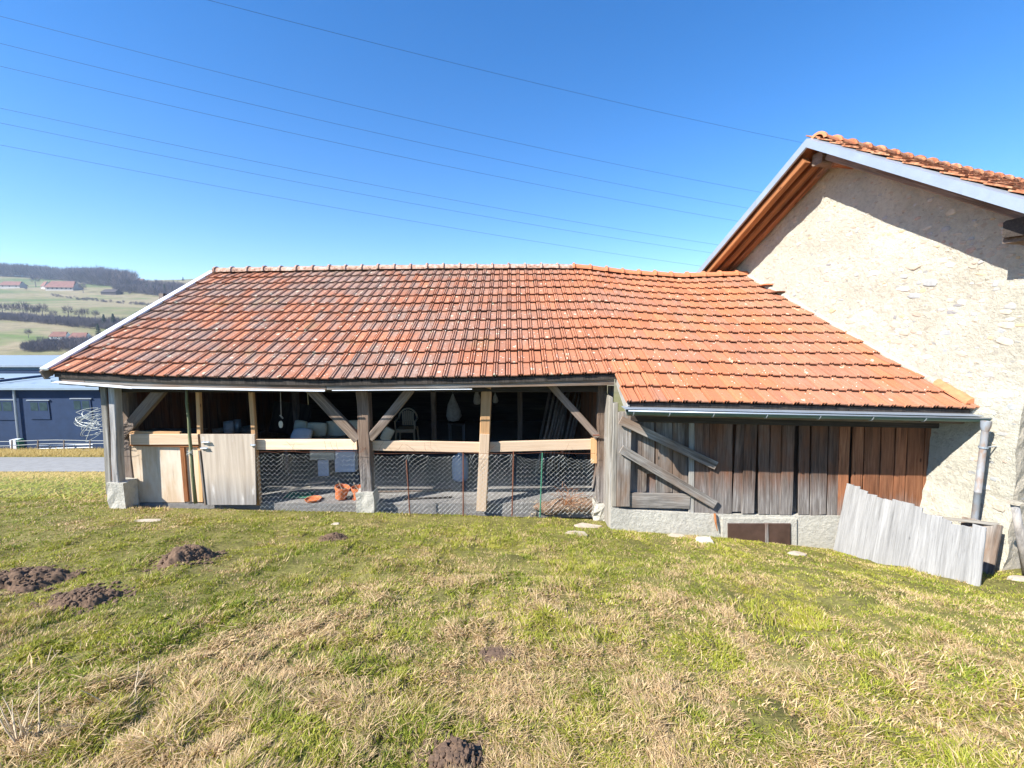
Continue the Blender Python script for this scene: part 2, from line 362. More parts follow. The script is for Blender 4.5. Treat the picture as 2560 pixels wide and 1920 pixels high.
# ------------------------------------------------------------------ ground shape
def smooth(a, b, x): t = np.clip((x - a) / (b - a), 0, 1); return t * t * (3 - 2 * t)
YT = [6.8, 9, 21.6, 24.7, 28.5, 45, 120, 250, 350, 420, 560, 750, 900, 1050, 1500, 2500, 6000]
ZT = [-2.85, -3.47, -6.98, -7.1, -7.7, -9.5, -14, -17, 1, 12, 36.5, 75, 105, 133, 150, 120, 60]
def zground(X, Y):
    X = np.asarray(X, float); Y = np.asarray(Y, float)
    zb = np.interp(X, [-40, -6.6, -2.4, 1.5, 3.5, 5.2, 6.6, 12, 60], [-2.6, -2.80, -2.89, -3.02, -3.18, -3.38, -3.45, -3.7, -4])
    near = -1.6 - .0 * X
    q = np.clip(Y / 6.6, -10, 1)
    zn = np.where(q > 0, near + (zb - near) * q, near + 4.0 * (1 - np.exp(q * .33)))
    far = np.interp(Y, YT, ZT)
    w = smooth(8, 20, Y)
    zf = far + (zb + 2.85) * (1 - w)
    z = np.where(Y < 6.6, zn, np.where(Y < 6.8, zb, zf))
    hill = smooth(260, 900, Y)
    z = z + hill * (fbm(X / 420 + 3, Y / 420, 5, 4) - .5) * 34 - hill * 30 * smooth(-500, 900, X) + smooth(900, 1600, Y) * 0
    rough = (fbm(X * .9, Y * .9, 9, 3) - .5) * .16 * (1 - smooth(5.2, 6.5, Y)) + (fbm(X * 3.5, Y * 3.5, 19, 3) - .5) * .11 * (1 - smooth(5.6, 6.6, Y)) 
    return z + rough
def zg(x, y): return float(zground(np.array([x]), np.array([y]))[0])
def onground(px, py, lo=.8, hi=40):
    d = ray(px, py); a, b = lo, hi
    s = lo
    while s < hi:
        p = d * s
        if p.z < zg(p.x, p.y): break
        s *= 1.01
    p = d * s; return Vector((p.x, p.y, zg(p.x, p.y)))
xs = np.concatenate([-np.geomspace(3600, 14, 90), np.linspace(-13.8, 13.8, 240), np.geomspace(14, 3600, 60)])
ys = np.concatenate([-np.geomspace(400, 2.2, 24), np.linspace(-2, 8.6, 160), np.linspace(8.9, 21.2, 40), [21.55, 21.7, 24.6, 24.75], np.linspace(25.2, 60, 40), np.geomspace(64, 5200, 150)])
GX, GYY = np.meshgrid(xs, ys); GZ = zground(GX, GYY)
road_band = (GYY > 21.6) & (GYY < 24.7); GZ = np.where(road_band, GZ - .1, GZ)
GZ = np.where((GX > -6.7) & (GYY > 7.0) & (GYY < 14.6) & (GX < 6), GZ - .12, GZ)
nx, ny = len(xs), len(ys)
def gridfaces(nx, ny):
    i = np.arange(nx - 1)[None, :] + np.arange(ny - 1)[:, None] * nx; i = i.ravel()
    return np.stack([i, i + 1, i + 1 + nx, i + nx], 1)
def ground_mat():
    t = NT('meadow'); v = t.coord('World'); sx = t.n('ShaderNodeSeparateXYZ'); t.l(v, sx.inputs[0])
    n = t.noise(v, 3.2, 6, .65); f = t.noise(v, 30, 5, .7)
    near = t.ramp(n, [(.3, (.12, .115, .035)), (.5, (.23, .215, .06)), (.7, (.31, .26, .1))])
    near = t.mix(t.ramp(f, [(.35, .6), (.6, 0)]), near, (.06, .045, .025))
    # far fields: patchwork of green and straw meadows
    wv = t.coord('World', (.0045, .011, 0)); m1 = t.noise(wv, 1, 4, .55, .5); m2 = t.noise(t.coord('World', (.03, .06, 0)), 1, 5, .65)
    far = t.ramp(m1, [(.36, (.1, .15, .045)), (.46, (.2, .19, .09)), (.56, (.28, .23, .14)), (.66, (.12, .17, .05))])
    far = t.mix(t.ramp(m2, [(.5, 0), (.72, .5)]), far, (.24, .19, .14))
    k = t.n('ShaderNodeMapRange'); k.inputs[1].default_value = 40; k.inputs[2].default_value = 120; t.l(sx.outputs[1], k.inputs[0])
    m3 = t.noise(t.coord('World', (.06, .14, 0)), 1, 6, .75); far = t.mix(t.ramp(m3, [(.38, .6), (.52, 0)]), far, (.13, .12, .07)); far = t.mix(t.ramp(m3, [(.55, 0), (.7, .5)]), far, (.36, .33, .2))
    t.col(t.mix(k.outputs[0], near, far)); t.bump(f, .7, .02); return t.fin(.95, 0, .1)
M['meadow'] = ground_mat()
g = add('ground', bigmesh('ground', np.stack([GX.ravel(), GYY.ravel(), GZ.ravel()], 1), [gridfaces(nx, ny)], M['meadow'], True)); g['kind'] = 'structure'
rx = np.concatenate([-np.geomspace(900, 8, 90), np.linspace(-7.5, 60, 40)]); ry = np.linspace(21.65, 24.65, 6)
A, B = np.meshgrid(rx, ry); Zr = zground(A, B) + .01 + .03 * np.sin((B - 21.65) / 3 * math.pi)
road = add('road', bigmesh('road', np.stack([A.ravel(), B.ravel(), Zr.ravel()], 1), [gridfaces(len(rx), len(ry))], M['asphalt'], True)); road['kind'] = 'structure'

# ------------------------------------------------------------------ roof surface of the shed and annex
def prof(pts, Y):
    P = [at(x, y, Y) for x, y in pts]; return [p.x for p in P], [p.z for p in P]
EX, EZ = prof([(125, 932), (337, 944), (560, 950), (814, 954), (1240, 947), (1533, 939)], YE)
RX, RZ = prof([(545, 685), (800, 680), (1100, 676), (1450, 675), (1560, 688), (1700, 698), (1880, 691)], YR)
AE = [at(1540, 1008, YE - 2 * GY), at(1900, 1014, YE - 2 * GY), at(2440, 1027, YE - 2 * GY)]
def surf(x, t):
    """t = 0 at the eave of the old roof, 1 at the ridge, below 0 on the annex"""
    zr = np.interp(x, RX, RZ); ze = np.interp(x, EX, EZ)
    if x > 1.45:
        za = np.interp(x, [p.x for p in AE], [p.z for p in AE]); ta = -2 / NC
        z2 = za + (zr - za) * (t - ta) / (1 - ta); k = min(1, (x - 1.45) / .5)
        z = (ze + (zr - ze) * t) * (1 - k) + z2 * k
    else: z = ze + (zr - ze) * t
    return Vector((x, YE + (YR - YE) * t, z))
def tile_mesh(name, mat, L):
    pr = [(0, -.010), (.003, .018), (.024, .021), (.029, -.002), (.038, -.002), (.043, .021), (.062, .021), (.070, .001), (PITCHX - .016, .001), (PITCHX - .013, -.014)]
    vs, fs = [], []
    n = len(pr)
    for y, dz in ((0, .028), (L, -.014)):
        for x, z in pr: vs.append((x, y, z + dz))
        for x, z in pr: vs.append((x, y, z + dz - (.016 if y == 0 else .012)))
    for i in range(n - 1):
        fs.append((i, i + 1, 2 * n + i + 1, 2 * n + i)); fs.append((i, n + i, n + i + 1, i + 1))
    fs.append((0, 2 * n, 3 * n, n)); fs.append((n - 1, 2 * n - 1, 4 * n - 1, 3 * n - 1))
    return mesh(name, vs, fs, mat)
def lay(o_parent, base, Ms, maxn=300, name='tile'):
    """nearest tiles become objects, the rest one mesh"""
    Ms = sorted(Ms, key=lambda m: m.translation.length)
    for m in Ms[:maxn]: add(name, base, o_parent, m)
    rest = Ms[maxn:]
    if rest:
        V = np.array([v.co[:] for v in base.vertices]); nv = len(V)
        polys = [tuple(p.vertices) for p in base.polygons]; by = {}
        for p in polys: by.setdefault(len(p), []).append(p)
        VV = np.concatenate([V @ np.array(m.to_3x3()).T + np.array(m.translation) for m in rest])
        off = (np.arange(len(rest)) * nv)
        FF = [(np.array(ps)[None] + off[:, None, None]).reshape(-1, k) for k, ps in by.items()]
        o = add('upper_' + name + 's', bigmesh(name + 's', VV, FF, base.materials[0]), o_parent); o['kind'] = 'stuff'
def frame(p, x, y):
    x = x.normalized(); z = x.cross(y).normalized(); y = z.cross(x)
    m = Matrix.Identity(4)
    for i in range(3): m[i][0], m[i][1], m[i][2], m[i][3] = x[i], y[i], z[i], p[i]
    return m
def tile_frames(x0, x1, k0, k1, clip=None):
    out = []
    nx = int(round((x1 - x0) / PITCHX))
    for k in range(k0, k1):
        for i in range(nx):
            x = x0 + i * PITCHX; t = k / NC
            if clip and not clip(x, YE + (YR - YE) * t): continue
            p = surf(x, t) ; q = surf(x + PITCHX, t); u = surf(x, t + 1 / NC)
            yv = (u - p).normalized()
            p = p + Vector((random.uniform(-.003, .003), random.uniform(-.008, .008), .035 + random.uniform(-.004, .004)))
            m = frame(p - yv * .02, q - surf(x, t), yv) @ Matrix.Rotation(random.uniform(-.008, .008), 4, 'Z')
            out.append(m)
    return out
FL = -2.84                                            # shed floor
shed = thing('open_shed', 'low timber shed with a long weathered tile roof and an open front', 'shed', (-2.7, 6.95, FL))
annex = thing('plank_annex', 'plank-walled annex under bright orange tiles between the open shed and barn', 'annex', (3.9, 6.45, -3.1))
def deck(parent, name, x0, x1, t0, mat):
    vs, fs = [], []; X = np.linspace(x0, x1, 24)
    for x in X:
        e = surf(x, t0); r = surf(x, 1.0); b = Vector((x, YR + (YR - YE) * .98, np.interp(x, EX, EZ)))
        for p in (e, r, b): vs.append(p); vs.append(p - Vector((0, 0, .07)))
    for i in range(len(X) - 1):
        a, b = i * 6, i * 6 + 6
        for j in (0, 2): fs += [(a + j, b + j, b + j + 2, a + j + 2), (a + j + 1, a + j + 3, b + j + 3, b + j + 1)]
        fs += [(a, a + 1, b + 1, b), (a + 4, b + 4, b + 5, a + 5)]
    n = (len(X) - 1) * 6
    for q in (0, n):
        fs += [(q, q + 1, q + 3, q + 2), (q + 2, q + 3, q + 5, q + 4)]
    return add(name, mesh(name, vs, fs, mat), parent)
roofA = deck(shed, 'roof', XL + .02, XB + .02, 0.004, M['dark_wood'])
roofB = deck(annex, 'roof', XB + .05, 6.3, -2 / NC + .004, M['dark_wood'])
# trim the annex deck against the barn: wall is solid so the overlap is hidden inside it
lay(roofA, tile_mesh('tile', M['tile_old'], GY * 1.17 + .02), tile_frames(XL, XB, 0, NC))
clip = lambda x, y: x < WC - WK * y - .02
lay(roofB, tile_mesh('tile', M['tile_new'], GY * 1.17 + .02), tile_frames(XB, 6.6, -2, NC, clip))
# far slope: plain tile sheet, unseen from the front
def back_slope(parent, x0, x1, mat):
    vs, fs = [], []; X = np.linspace(x0, x1, 60)
    for x in X:
        for j in range(13):
            t = j / 12; r = surf(x, 1.0); e = Vector((x, YR + (YR - YE), np.interp(x, EX, EZ)))
            p = r.lerp(e, t); vs.append(p + Vector((0, 0, .05))); vs.append(p + Vector((0, 0, .02)))
    for i in range(len(X) - 1):
        for j in range(12):
            a = i * 26 + j * 2; b = a + 26; fs += [(a, a + 3, b + 3, b), (a + 3, a + 2, b + 2, b + 3)]
    return add('rear_slope', mesh('rear_slope', vs, fs, mat), parent)
back_slope(roofA, XL, XB, M['tile_old']); back_slope(roofB, XB, 5.2, M['tile_new'])
# ridge tiles
def ridge_mesh(name, mat, L=.40):
    m = MB(); n = 9
    def arch(x, r):
        return [(x, r * 1.15 * math.cos(math.pi * k / (n - 1)), r * math.sin(math.pi * k / (n - 1)) - .02) for k in range(n)]
    st = [(0, .118), (.006, .138), (.045, .138), (.055, .112), (L, .10)]
    base = []
    for x, r in st: base += arch(x, r)
    f = [(i * n + k, i * n + k + 1, (i + 1) * n + k + 1, (i + 1) * n + k) for i in range(len(st) - 1) for k in range(n - 1)]
    m.add(base, f); m.add(arch(0, .118) + arch(0, .09), [(k, k + n, k + n + 1, k + 1) for k in range(n - 1)])
    return mesh(name, m.v, m.f, mat)
rm_o = ridge_mesh('ridge_tile', M['ridge_old']); rm_b = ridge_mesh('ridge_tile', M['tile_barn']); rm_n = ridge_mesh('ridge_tile', M['ridge_new'])
x = XL + .02
while x < 5.4:
    p = surf(x, 1); q = surf(x + .378, 1)
    mm = frame(p + Vector((0, 0, .05 + random.uniform(-.006, .006))), q - p, Vector((0, 1, 0)))
    add('ridge_tile', rm_o if x < 1.2 else rm_n, roofA if x < XB else roofB, mm); x += .378
# white verge flashing on the left edge
def strip(name, A, B, w, h, mat, parent, seg=1):
    return beam(name, A, B, w, h, mat, parent, side=(0, 0, 1), jit=0, seg=seg)
a = surf(XL, 0) + Vector((-.05, -.06, .06)); b = surf(XL, 1) + Vector((-.05, 0, .07))
strip('verge_flashing', a, b, .12, .035, M['white_metal'], shed)
strip('verge_board', a + Vector((-.03, 0, -.09)), b + Vector((-.03, 0, -.09)), .03, .14, M['old_wood'], shed)
b2 = Vector((XL - .05, YR + 3.9, surf(XL, 0).z + .06))
strip('verge_flashing', b, b2, .12, .035, M['white_metal'], shed)

# fascia boards (front face just behind the tile edge)
def eave_pt(px, py, Y): return at(px, py, Y)
fY = YE + .06
for (xa, ya, xb, yb, hh) in ((215, 955, 815, 965, 23), (817, 963, 1535, 951, 24)):
    A = at(xa, ya, fY); B = at(xb, yb, fY)
    beam('fascia_board', A, B, .145, .035, M['grey_wood'], shed, jit=.002, seg=6)
beam('fascia_board', at(150, 951, fY), at(214, 955, fY), .12, .035, M['old_wood'], shed, jit=.002)
A = at(128, 954, fY - .05); B = at(330, 969, fY - .05); C2 = at(812, 976.5, fY - .05); D = at(1180, 973, fY - .05)
for P, Q, w in ((A, B, .035), (B, C2, .028), (at(830, 976, fY - .05), D, .012)):
    beam('eave_drip_strip', P, Q, w, .012, M['white_metal'], shed, jit=.002, seg=5)

# ------------------------------------------------------------------ shed frame
PY = 6.95
def vbeam(name, x0a, x1a, ya, x0b, x1b, yb, Y, depth, mat, parent, **k):
    """upright between two pixel rows: its left and right edges at the top and bottom"""
    T = at((x0a + x1a) / 2, ya, Y); Bm = at((x0b + x1b) / 2, yb, Y)
    w = (abs(xat(x1a, ya, Y) - xat(x0a, ya, Y)) + abs(xat(x1b, yb, Y) - xat(x0b, yb, Y))) / 2
    off = Vector((0, depth / 2, 0))
    return beam(name, Bm + off, T + off, w, depth, mat, parent, **k)
vbeam('corner_board', 249, 263, 968, 265, 277, 1236, PY - .1, .03, M['white_wood'], shed)
vbeam('corner_board', 266, 288, 970, 283, 293, 1208, PY - .12, .14, M['pale_wood'], shed, jit=.006)
vbeam('post', 289, 318, 966, 306, 332, 1202, PY + .16, .2, M['old_wood'], shed, jit=.008)
vbeam('post', 886, 919, 968, 903, 929, 1232, PY - .02, .17, M['post_wood'], shed, jit=.008, seg=7)
vbeam('post', 914, 924, 968, 925, 932, 1232, PY + .1, .1, M['old_wood'], shed, jit=.006)
vbeam('post', 1204, 1229, 968, 1191, 1217, 1276, PY + .02, .13, M['pine_orange'], shed, jit=.002)
vbeam('post_sleeve', 1200, 1223, 1086, 1190, 1215, 1278, PY - .012, .03, M['pine'], shed, jit=.001)
vbeam('post', 1494, 1518, 963, 1494, 1515, 1256, PY + .0, .16, M['post_wood'], shed, jit=.012, seg=8, ends=.02)
vbeam('side_board', 1519, 1536, 965, 1512, 1524, 1258, PY - .04, .03, M['grey_wood'], shed, jit=.004)
# studs by the door
vbeam('stud', 487, 498, 970, 499, 507, 1255, PY + .14, .07, M['pine_orange'], shed, jit=.001)
vbeam('stud', 619, 631, 970, 640, 650, 1264, PY + .13, .07, M['pine_orange'], shed, jit=.001)
# braces
def diag(name, x0, y0, x1, y1, w, Y, mat, t=.1, parent=None, **k):
    return beam(name, at(x0, y0, Y), at(x1, y1, Y), w, t, mat, parent or shed, **k)
diag('brace', 306, 1088, 412, 964, .17, PY + .17, M['old_wood'], jit=.006)
diag('brace', 896, 1098, 768, 964, .15, PY + .04, M['old_wood'], jit=.005)
diag('brace', 926, 1096, 1036, 962, .14, PY + .04, M['old_wood'], jit=.005)
diag('brace', 1494, 1092, 1374, 960, .11, PY + .04, M['old_wood'], jit=.004)
# wall plate and beams inside
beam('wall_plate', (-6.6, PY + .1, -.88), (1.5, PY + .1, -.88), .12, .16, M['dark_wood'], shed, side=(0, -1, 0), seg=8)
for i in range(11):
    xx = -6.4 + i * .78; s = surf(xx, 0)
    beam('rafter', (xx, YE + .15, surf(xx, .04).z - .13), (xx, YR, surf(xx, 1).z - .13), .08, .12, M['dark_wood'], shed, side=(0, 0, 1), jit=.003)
# plinths
def block(name, a, b, mat, parent, j=.012, n=3):
    m = MB(); vs = {}
    import itertools
    def v(i, jx, k):
        key = (i, jx, k)
        if key not in vs:
            p = [a[d] + (b[d] - a[d]) * q / n + random.uniform(-j, j) for d, q in enumerate((i, jx, k))]
            vs[key] = len(m.v); m.v.append(tuple(p))
        return vs[key]
    for p in range(n):
        for q in range(n):
            m.f += [(v(p, 0, q), v(p + 1, 0, q), v(p + 1, 0, q + 1), v(p, 0, q + 1)), (v(p, n, q), v(p, n, q + 1), v(p + 1, n, q + 1), v(p + 1, n, q)),
                    (v(0, p, q), v(0, p, q + 1), v(0, p + 1, q + 1), v(0, p + 1, q)), (v(n, p, q), v(n, p + 1, q), v(n, p + 1, q + 1), v(n, p, q + 1)),
                    (v(p, q, n), v(p + 1, q, n), v(p + 1, q + 1, n), v(p, q + 1, n)), (v(p, q, 0), v(p, q + 1, 0), v(p + 1, q + 1, 0), v(p + 1, q, 0))]
    return m.obj(name, mat, parent)
def pblock(name, x0, x1, y0, y1, Y, d, mat, parent, **k):
    A = at(x0, y1, Y); B = at(x1, y0, Y); C = at(x1, y1, Y)
    return block(name, (A.x, Y, A.z), (C.x, Y + d, B.z), mat, parent, **k)
pblock('stone_plinth', 273, 313, 1208, 1275, PY - .14, .26, M['concrete'], shed)
pblock('stone_plinth', 309, 345, 1198, 1270, PY + .13, .24, M['concrete'], shed)
pblock('stone_plinth', 892, 936, 1232, 1292, PY - .05, .26, M['concrete'], shed)
pblock('stone_plinth', 1486, 1524, 1262, 1310, PY - .1, .3, M['concrete'], shed, j=.03)
# floor slab with a proud edge
box('floor', (-6.55, PY + .16, FL - .25), (1.5, 14.2, FL), M['floor'], shed)
0 and beam('sill_beam', at(650, 1262, PY + .22), at(1490, 1262, PY + .12), .06, .2, M['white_wood'], shed, side=(0, 0, 1), seg=9, jit=.008)
# rear and side walls of planks
def wallplanks(parent, P, Q, z0, z1, n, mat, side, horizontal=False, skip=(), gap=.01, name='plank'):
    P = Vector(P); Q = Vector(Q)
    for i in range(n):
        if i in skip: continue
        if horizontal:
            z = z0 + (z1 - z0) * (i + .5) / n
            beam(name, (P.x, P.y, z), (Q.x, Q.y, z), (z1 - z0) / n - gap, .025, mat, parent, side=side, jit=.002)
        else:
            p = P.lerp(Q, (i + .5) / n); beam(name, (p.x, p.y, z0), (p.x, p.y, z1), (Q - P).length / n - gap, .025, mat, parent, side=side, jit=.003)
BY = 14.1
zs = zat(1022, BY)
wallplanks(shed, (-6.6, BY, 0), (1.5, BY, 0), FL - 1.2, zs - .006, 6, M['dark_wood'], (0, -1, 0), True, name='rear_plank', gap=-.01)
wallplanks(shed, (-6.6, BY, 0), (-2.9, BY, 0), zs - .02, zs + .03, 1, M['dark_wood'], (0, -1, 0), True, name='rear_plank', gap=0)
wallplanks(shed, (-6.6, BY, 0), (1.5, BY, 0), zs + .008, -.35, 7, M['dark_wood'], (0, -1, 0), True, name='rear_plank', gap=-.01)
def gable_planks(parent, X, side, y0, y1, mat, zb, n=30, name='gable_plank'):
    for i in range(n):
        y = y0 + (y1 - y0) * (i + .5) / n
        t = (y - YE) / (YR - YE); t = t if t < 1 else 2 - t
        zt = surf(X, max(0, t)).z - .09
        beam(name, (X, y, zb), (X, y, zt), (y1 - y0) / n - .006, .025, mat, parent, side=side, jit=.003)
gable_planks(shed, -6.62, (-1, 0, 0), PY + .1, BY, M['brown_wood'], FL - .2)
gable_planks(shed, 1.50, (-1, 0, 0), PY + .16, BY, M['brown_wood'], FL - .1, n=34)

# rails, plywood infill, door
diag('rail', 327, 1098, 497, 1098, zat(1085, 7.1) - zat(1111, 7.1), PY + .12, M['pine'], .04, jit=.001)
diag('ledge', 324, 1081, 452, 1083, .05, PY + .15, M['pine_orange'], .05, jit=.001)
def panel(name, x0, x1, y0, y1, Y, t, mat, parent, x0b=None, x1b=None):
    x0b = x0 if x0b is None else x0b; x1b = x1 if x1b is None else x1b
    p = [at(x0b, y1, Y), at(x1b, y1, Y), at(x1, y0, Y), at(x0, y0, Y)]
    m = MB(); d = Vector((0, t, 0)); m.add(p + [q + d for q in p], [(0, 1, 2, 3), (7, 6, 5, 4), (0, 4, 5, 1), (1, 5, 6, 2), (2, 6, 7, 3), (3, 7, 4, 0)])
    return m.obj(name, mat, parent)
panel('plywood_panel', 326, 452, 1113, 1256, PY + .17, .015, M['ply'], shed, 343, 462)
panel('plywood_panel', 461, 498, 1116, 1255, PY + .16, .015, M['pine'], shed, 466, 505)
vbeam('batten', 449, 459, 1113, 460, 472, 1254, PY + .13, .04, M['orange_wood'], shed, jit=.002)
beam('batten', at(327, 1112, PY + .14), at(498, 1115, PY + .14), .035, .04, M['orange_wood'], shed, jit=.001)
door = panel('door', 500, 636, 1086, 1262, PY + .02, .03, M['door'], shed, 517, 640)
beam('door_edge', at(500, 1126, PY + .03), at(515, 1262, PY + .03), .03, .05, M['grey_wood'], shed, jit=.001)
for px, py, w in ((503, 1106, 22), (500, 1121, 20), (625, 1113, 14)):
    p = at(px, py, PY - .005); m = MB(); m.box((p.x, p.y, p.z - .014), (p.x + w * .0062, p.y + .012, p.z + .014)); 
    m.tube([(p.x + .02, p.y - .012, p.z), (p.x + w * .0058, p.y - .012, p.z)], .007, 6); m.obj('latch', M['zinc'], door)
for (xa, ya, xb, yb, Y) in ((641, 1111, 893, 1111, PY + .13), (925, 1113, 1203, 1118, PY + .13), (1221, 1117, 1483, 1110, PY + .13)):
    beam('rail', at(xa, ya, Y), at(xb, yb, Y), .17, .05, M['pine'], shed, jit=.001)
panel('rail_offcut', 1478, 1492, 1096, 1158, PY + .06, .04, M['pine_orange'], shed)
m = MB(); m.tube([at(1482, 1088, PY - .05), at(1499, 1088, PY - .06)], .012, 6); m.obj('iron_pin', M['rust'], shed)

# the crooked pole tied to the door
st = thing('crooked_stick', 'thin greenish crooked branch standing upright before the plywood infill', 'stick', at(489, 1255, PY))
m = MB(); pts = [at(x, y, PY + .0) for x, y in ((466, 972), (467, 1010), (472, 1050), (474, 1090), (478, 1130), (482, 1190), (489, 1258))]
m.tube(pts, [.018, .02, .022, .024, .024, .026, .028], 8)
for q in (1, 3, 5): m.tube([pts[q], pts[q] + Vector((.035 if q % 2 else -.03, -.01, .02))], .008, 5)
m.obj('branch', M['stick_green'], st, smooth=True)
m = MB(); p = pts[4]
for i in range(5): 
    m.tube([p + Vector((random.uniform(-.09, -.02), -.03, random.uniform(-.06, .04))), p + Vector((0, -.035, .0)), p + Vector((random.uniform(.02, .09), -.02, random.uniform(-.05, .06)))], .003, 4)
m.obj('wire_tie', M['wire'], st)

# ------------------------------------------------------------------ chain link fence
def chain_pts(x0, x1, z0, z1, Y, cell=.076, seed=1):
    m = MB(); r = .00175; nn = int((x1 - x0) / (cell / 2)); k = int((z1 - z0) / (cell / 2)) 
    rr = random.Random(seed)
    for i in range(nn):
        xa = x0 + i * cell / 2
        pts = []
        for j in range(k + 1):
            s = (i + j) % 2
            x_ = xa + (cell / 2 if s else 0); z_ = z0 + j * cell / 2
            dx = .02 * (mn.noise(Vector((x_ * 2.0, z_ * 2.5, seed))) ); dz = .02 * mn.noise(Vector((x_ * 1.7, z_ * 2 + 9, seed)))
            top = max(0, (z_ - z1 + .25)) * 1.2; dz -= top * abs(mn.noise(Vector((x_ * 1.3, 3, seed)))) * .5; dx += top * .35 * mn.noise(Vector((x_ * 6, 5, seed)))
            pts.append((x_ + dx, Y + .004 * (1 if s else -1) + .03 * mn.noise(Vector((x_, z_, 7))), z_ + dz))
        m.tube(pts, r, 3, caps=False)
    return m
fen = thing('chain_link_fence', 'sagging chain link netting tied to iron stakes across the open shed bays', 'fence', at(950, 1278, PY - .08))
YF_ = PY - .09
cm = chain_pts(xat(645, 1200, YF_), xat(903, 1200, YF_), zat(1280, YF_), zat(1129, YF_), YF_, seed=2); cm.obj('netting', M['wire'], fen)
cm = chain_pts(xat(935, 1200, YF_), xat(1488, 1200, YF_), zat(1284, YF_), zat(1132, YF_), YF_, seed=5); cm.obj('netting', M['wire'], fen)
for px, py, qx, qy, mt in ((1016, 1150, 1025, 1290, 'rust'), (1158, 1130, 1158, 1290, 'rust'), (1284, 1128, 1280, 1290, 'rust'), (1356, 1132, 1350, 1292, 'green_stake')):
    m = MB(); m.tube([at(qx, qy, YF_ - .02), at(px, py, YF_ - .02)], .0105, 6); m.obj('stake', M[mt], fen)
m = MB()
for xa, xb, yy in ((645, 903, 1129), (935, 1488, 1132)):
    m.tube([at(xa + (xb - xa) * i / 12, yy + random.uniform(-1, 2), YF_) for i in range(13)], .0025, 4)
rr = random.Random(4)
for i in range(16):      # loose tie wires over the rails
    xx = rr.uniform(660, 1460); p = at(xx, 1130, YF_ + .03); q = at(xx + rr.uniform(-30, 30), rr.uniform(1100, 1112), PY + .075)
    m.tube([p, p.lerp(q, .5) + Vector((rr.uniform(-.04, .04), -.02, rr.uniform(-.03, .03))), q], .0018, 3)
m.obj('tie_wire', M['rust'], fen)

# ------------------------------------------------------------------ annex
AY = 6.45; gY = YE - 2 * GY
m = MB()
# plinth wall, its top and bottom following the slope
tops = [(1528, 1268), (1570, 1275), (1730, 1283), (1900, 1288), (2100, 1290), (2345, 1292)]
for i in range(len(tops) - 1):
    (xa, ya), (xb, yb) = tops[i], tops[i + 1]
    A = at(xa, ya, AY - .02); B = at(xb, yb, AY - .02)
    n = 6
    for j in range(n):
        P = A.lerp(B, j / n); Q = A.lerp(B, (j + 1) / n)
        m.add([(P.x, AY - .02, -4.2), (Q.x, AY - .02, -4.2), (Q.x, AY - .02, Q.z), (P.x, AY - .02, P.z), (Q.x, AY + .4, Q.z), (P.x, AY + .4, P.z)], [(0, 1, 2, 3), (3, 2, 4, 5)])
m.add([(xat(1528, 1268, AY), AY - .02, -4.2), (xat(1528, 1268, AY), AY + .6, -4.2), (xat(1528, 1268, AY), AY + .6, zat(1268, AY)), (xat(1528, 1268, AY), AY - .02, zat(1268, AY))], [(0, 3, 2, 1)])
pl = m.obj('plinth_wall', M['concrete'], annex)
vbeam('corner_post', 1545, 1580, 1030, 1543, 1575, 1266, AY - .04, .06, M['grey_wood'], annex, jit=.003)
vbeam('corner_post', 1535, 1545, 1008, 1528, 1541, 1266, AY - .02, .1, M['white_wood'], annex, jit=.004)
# side boards from the shed post forward to the corner post
x_s = xat(1530, 1150, AY)
for i in range(3):
    y = AY + .1 + i * .17
    beam('side_plank', (x_s + .01, y, -3.1), (x_s - .02, y, -.95), .16, .025, M['white_wood' if i < 2 else 'grey_wood'], annex, side=(-1, 0, 0), jit=.004)
# backing layer of dark boards
b0 = xat(1575, 1150, AY + .1); b1 = xat(2345, 1150, AY + .1)
wallplanks(annex, (b0, AY + .1, 0), (b1 + .15, AY + .1, 0), zat(1285, AY), -1.2, 24, M['brown_wood'], (0, -1, 0), gap=.003)
# doorway boards (recessed)
for i, (x0, x1, yb) in enumerate(((1573, 1604, 1238), (1605, 1636, 1229), (1640, 1681, 1232), (1683, 1722, 1234))):
    if i == 1:
        vbeam('door_plank', x0, x1, 1052, x0, x1, 1185, AY + .05, .02, M['grey_wood'], annex, jit=.003, ends=.02)
        vbeam('door_plank', x0, x0 + 12, 1180, x0, x0 + 10, yb, AY + .05, .02, M['grey_wood'], annex, jit=.003, ends=.02)
    else: vbeam('door_plank', x0, x1, 1052, x0, x1, yb, AY + .05, .02, M['old_wood' if i == 0 else 'grey_wood'], annex, jit=.003, ends=.015)
beam('sill_board', at(1571, 1250, AY), at(1724, 1253, AY), .23, .03, M['grey_wood'], annex, jit=.003, seg=6)
vbeam('jamb_board', 1724, 1736, 1050, 1722, 1736, 1282, AY - .005, .03, M['white_wood'], annex, jit=.002)
brd = [(1737, 1775, 1737, 1773, 1282), (1777, 1832, 1773, 1829, 1284), (1838, 1873, 1835, 1850, 1278), (1866, 1892, 1852, 1887, 1284), (1895, 1925, 1898, 1922, 1285), (1926, 1955, 1925, 1949, 1286), (1957, 1988, 1951, 1980, 1287),
       (1996, 2028, 1999, 2020, 1286), (2030, 2071, 2026, 2064, 1287), (2073, 2098, 2068, 2094, 1287), (2099, 2128, 2095, 2118, 1288), (2134, 2162, 2128, 2152, 1289), (2164, 2202, 2158, 2196, 1290), (2205, 2240, 2198, 2228, 1291), (2243, 2270, 2231, 2258, 1292), (2272, 2312, 2262, 2304, 1293), (2314, 2350, 2305, 2332, 1294)]
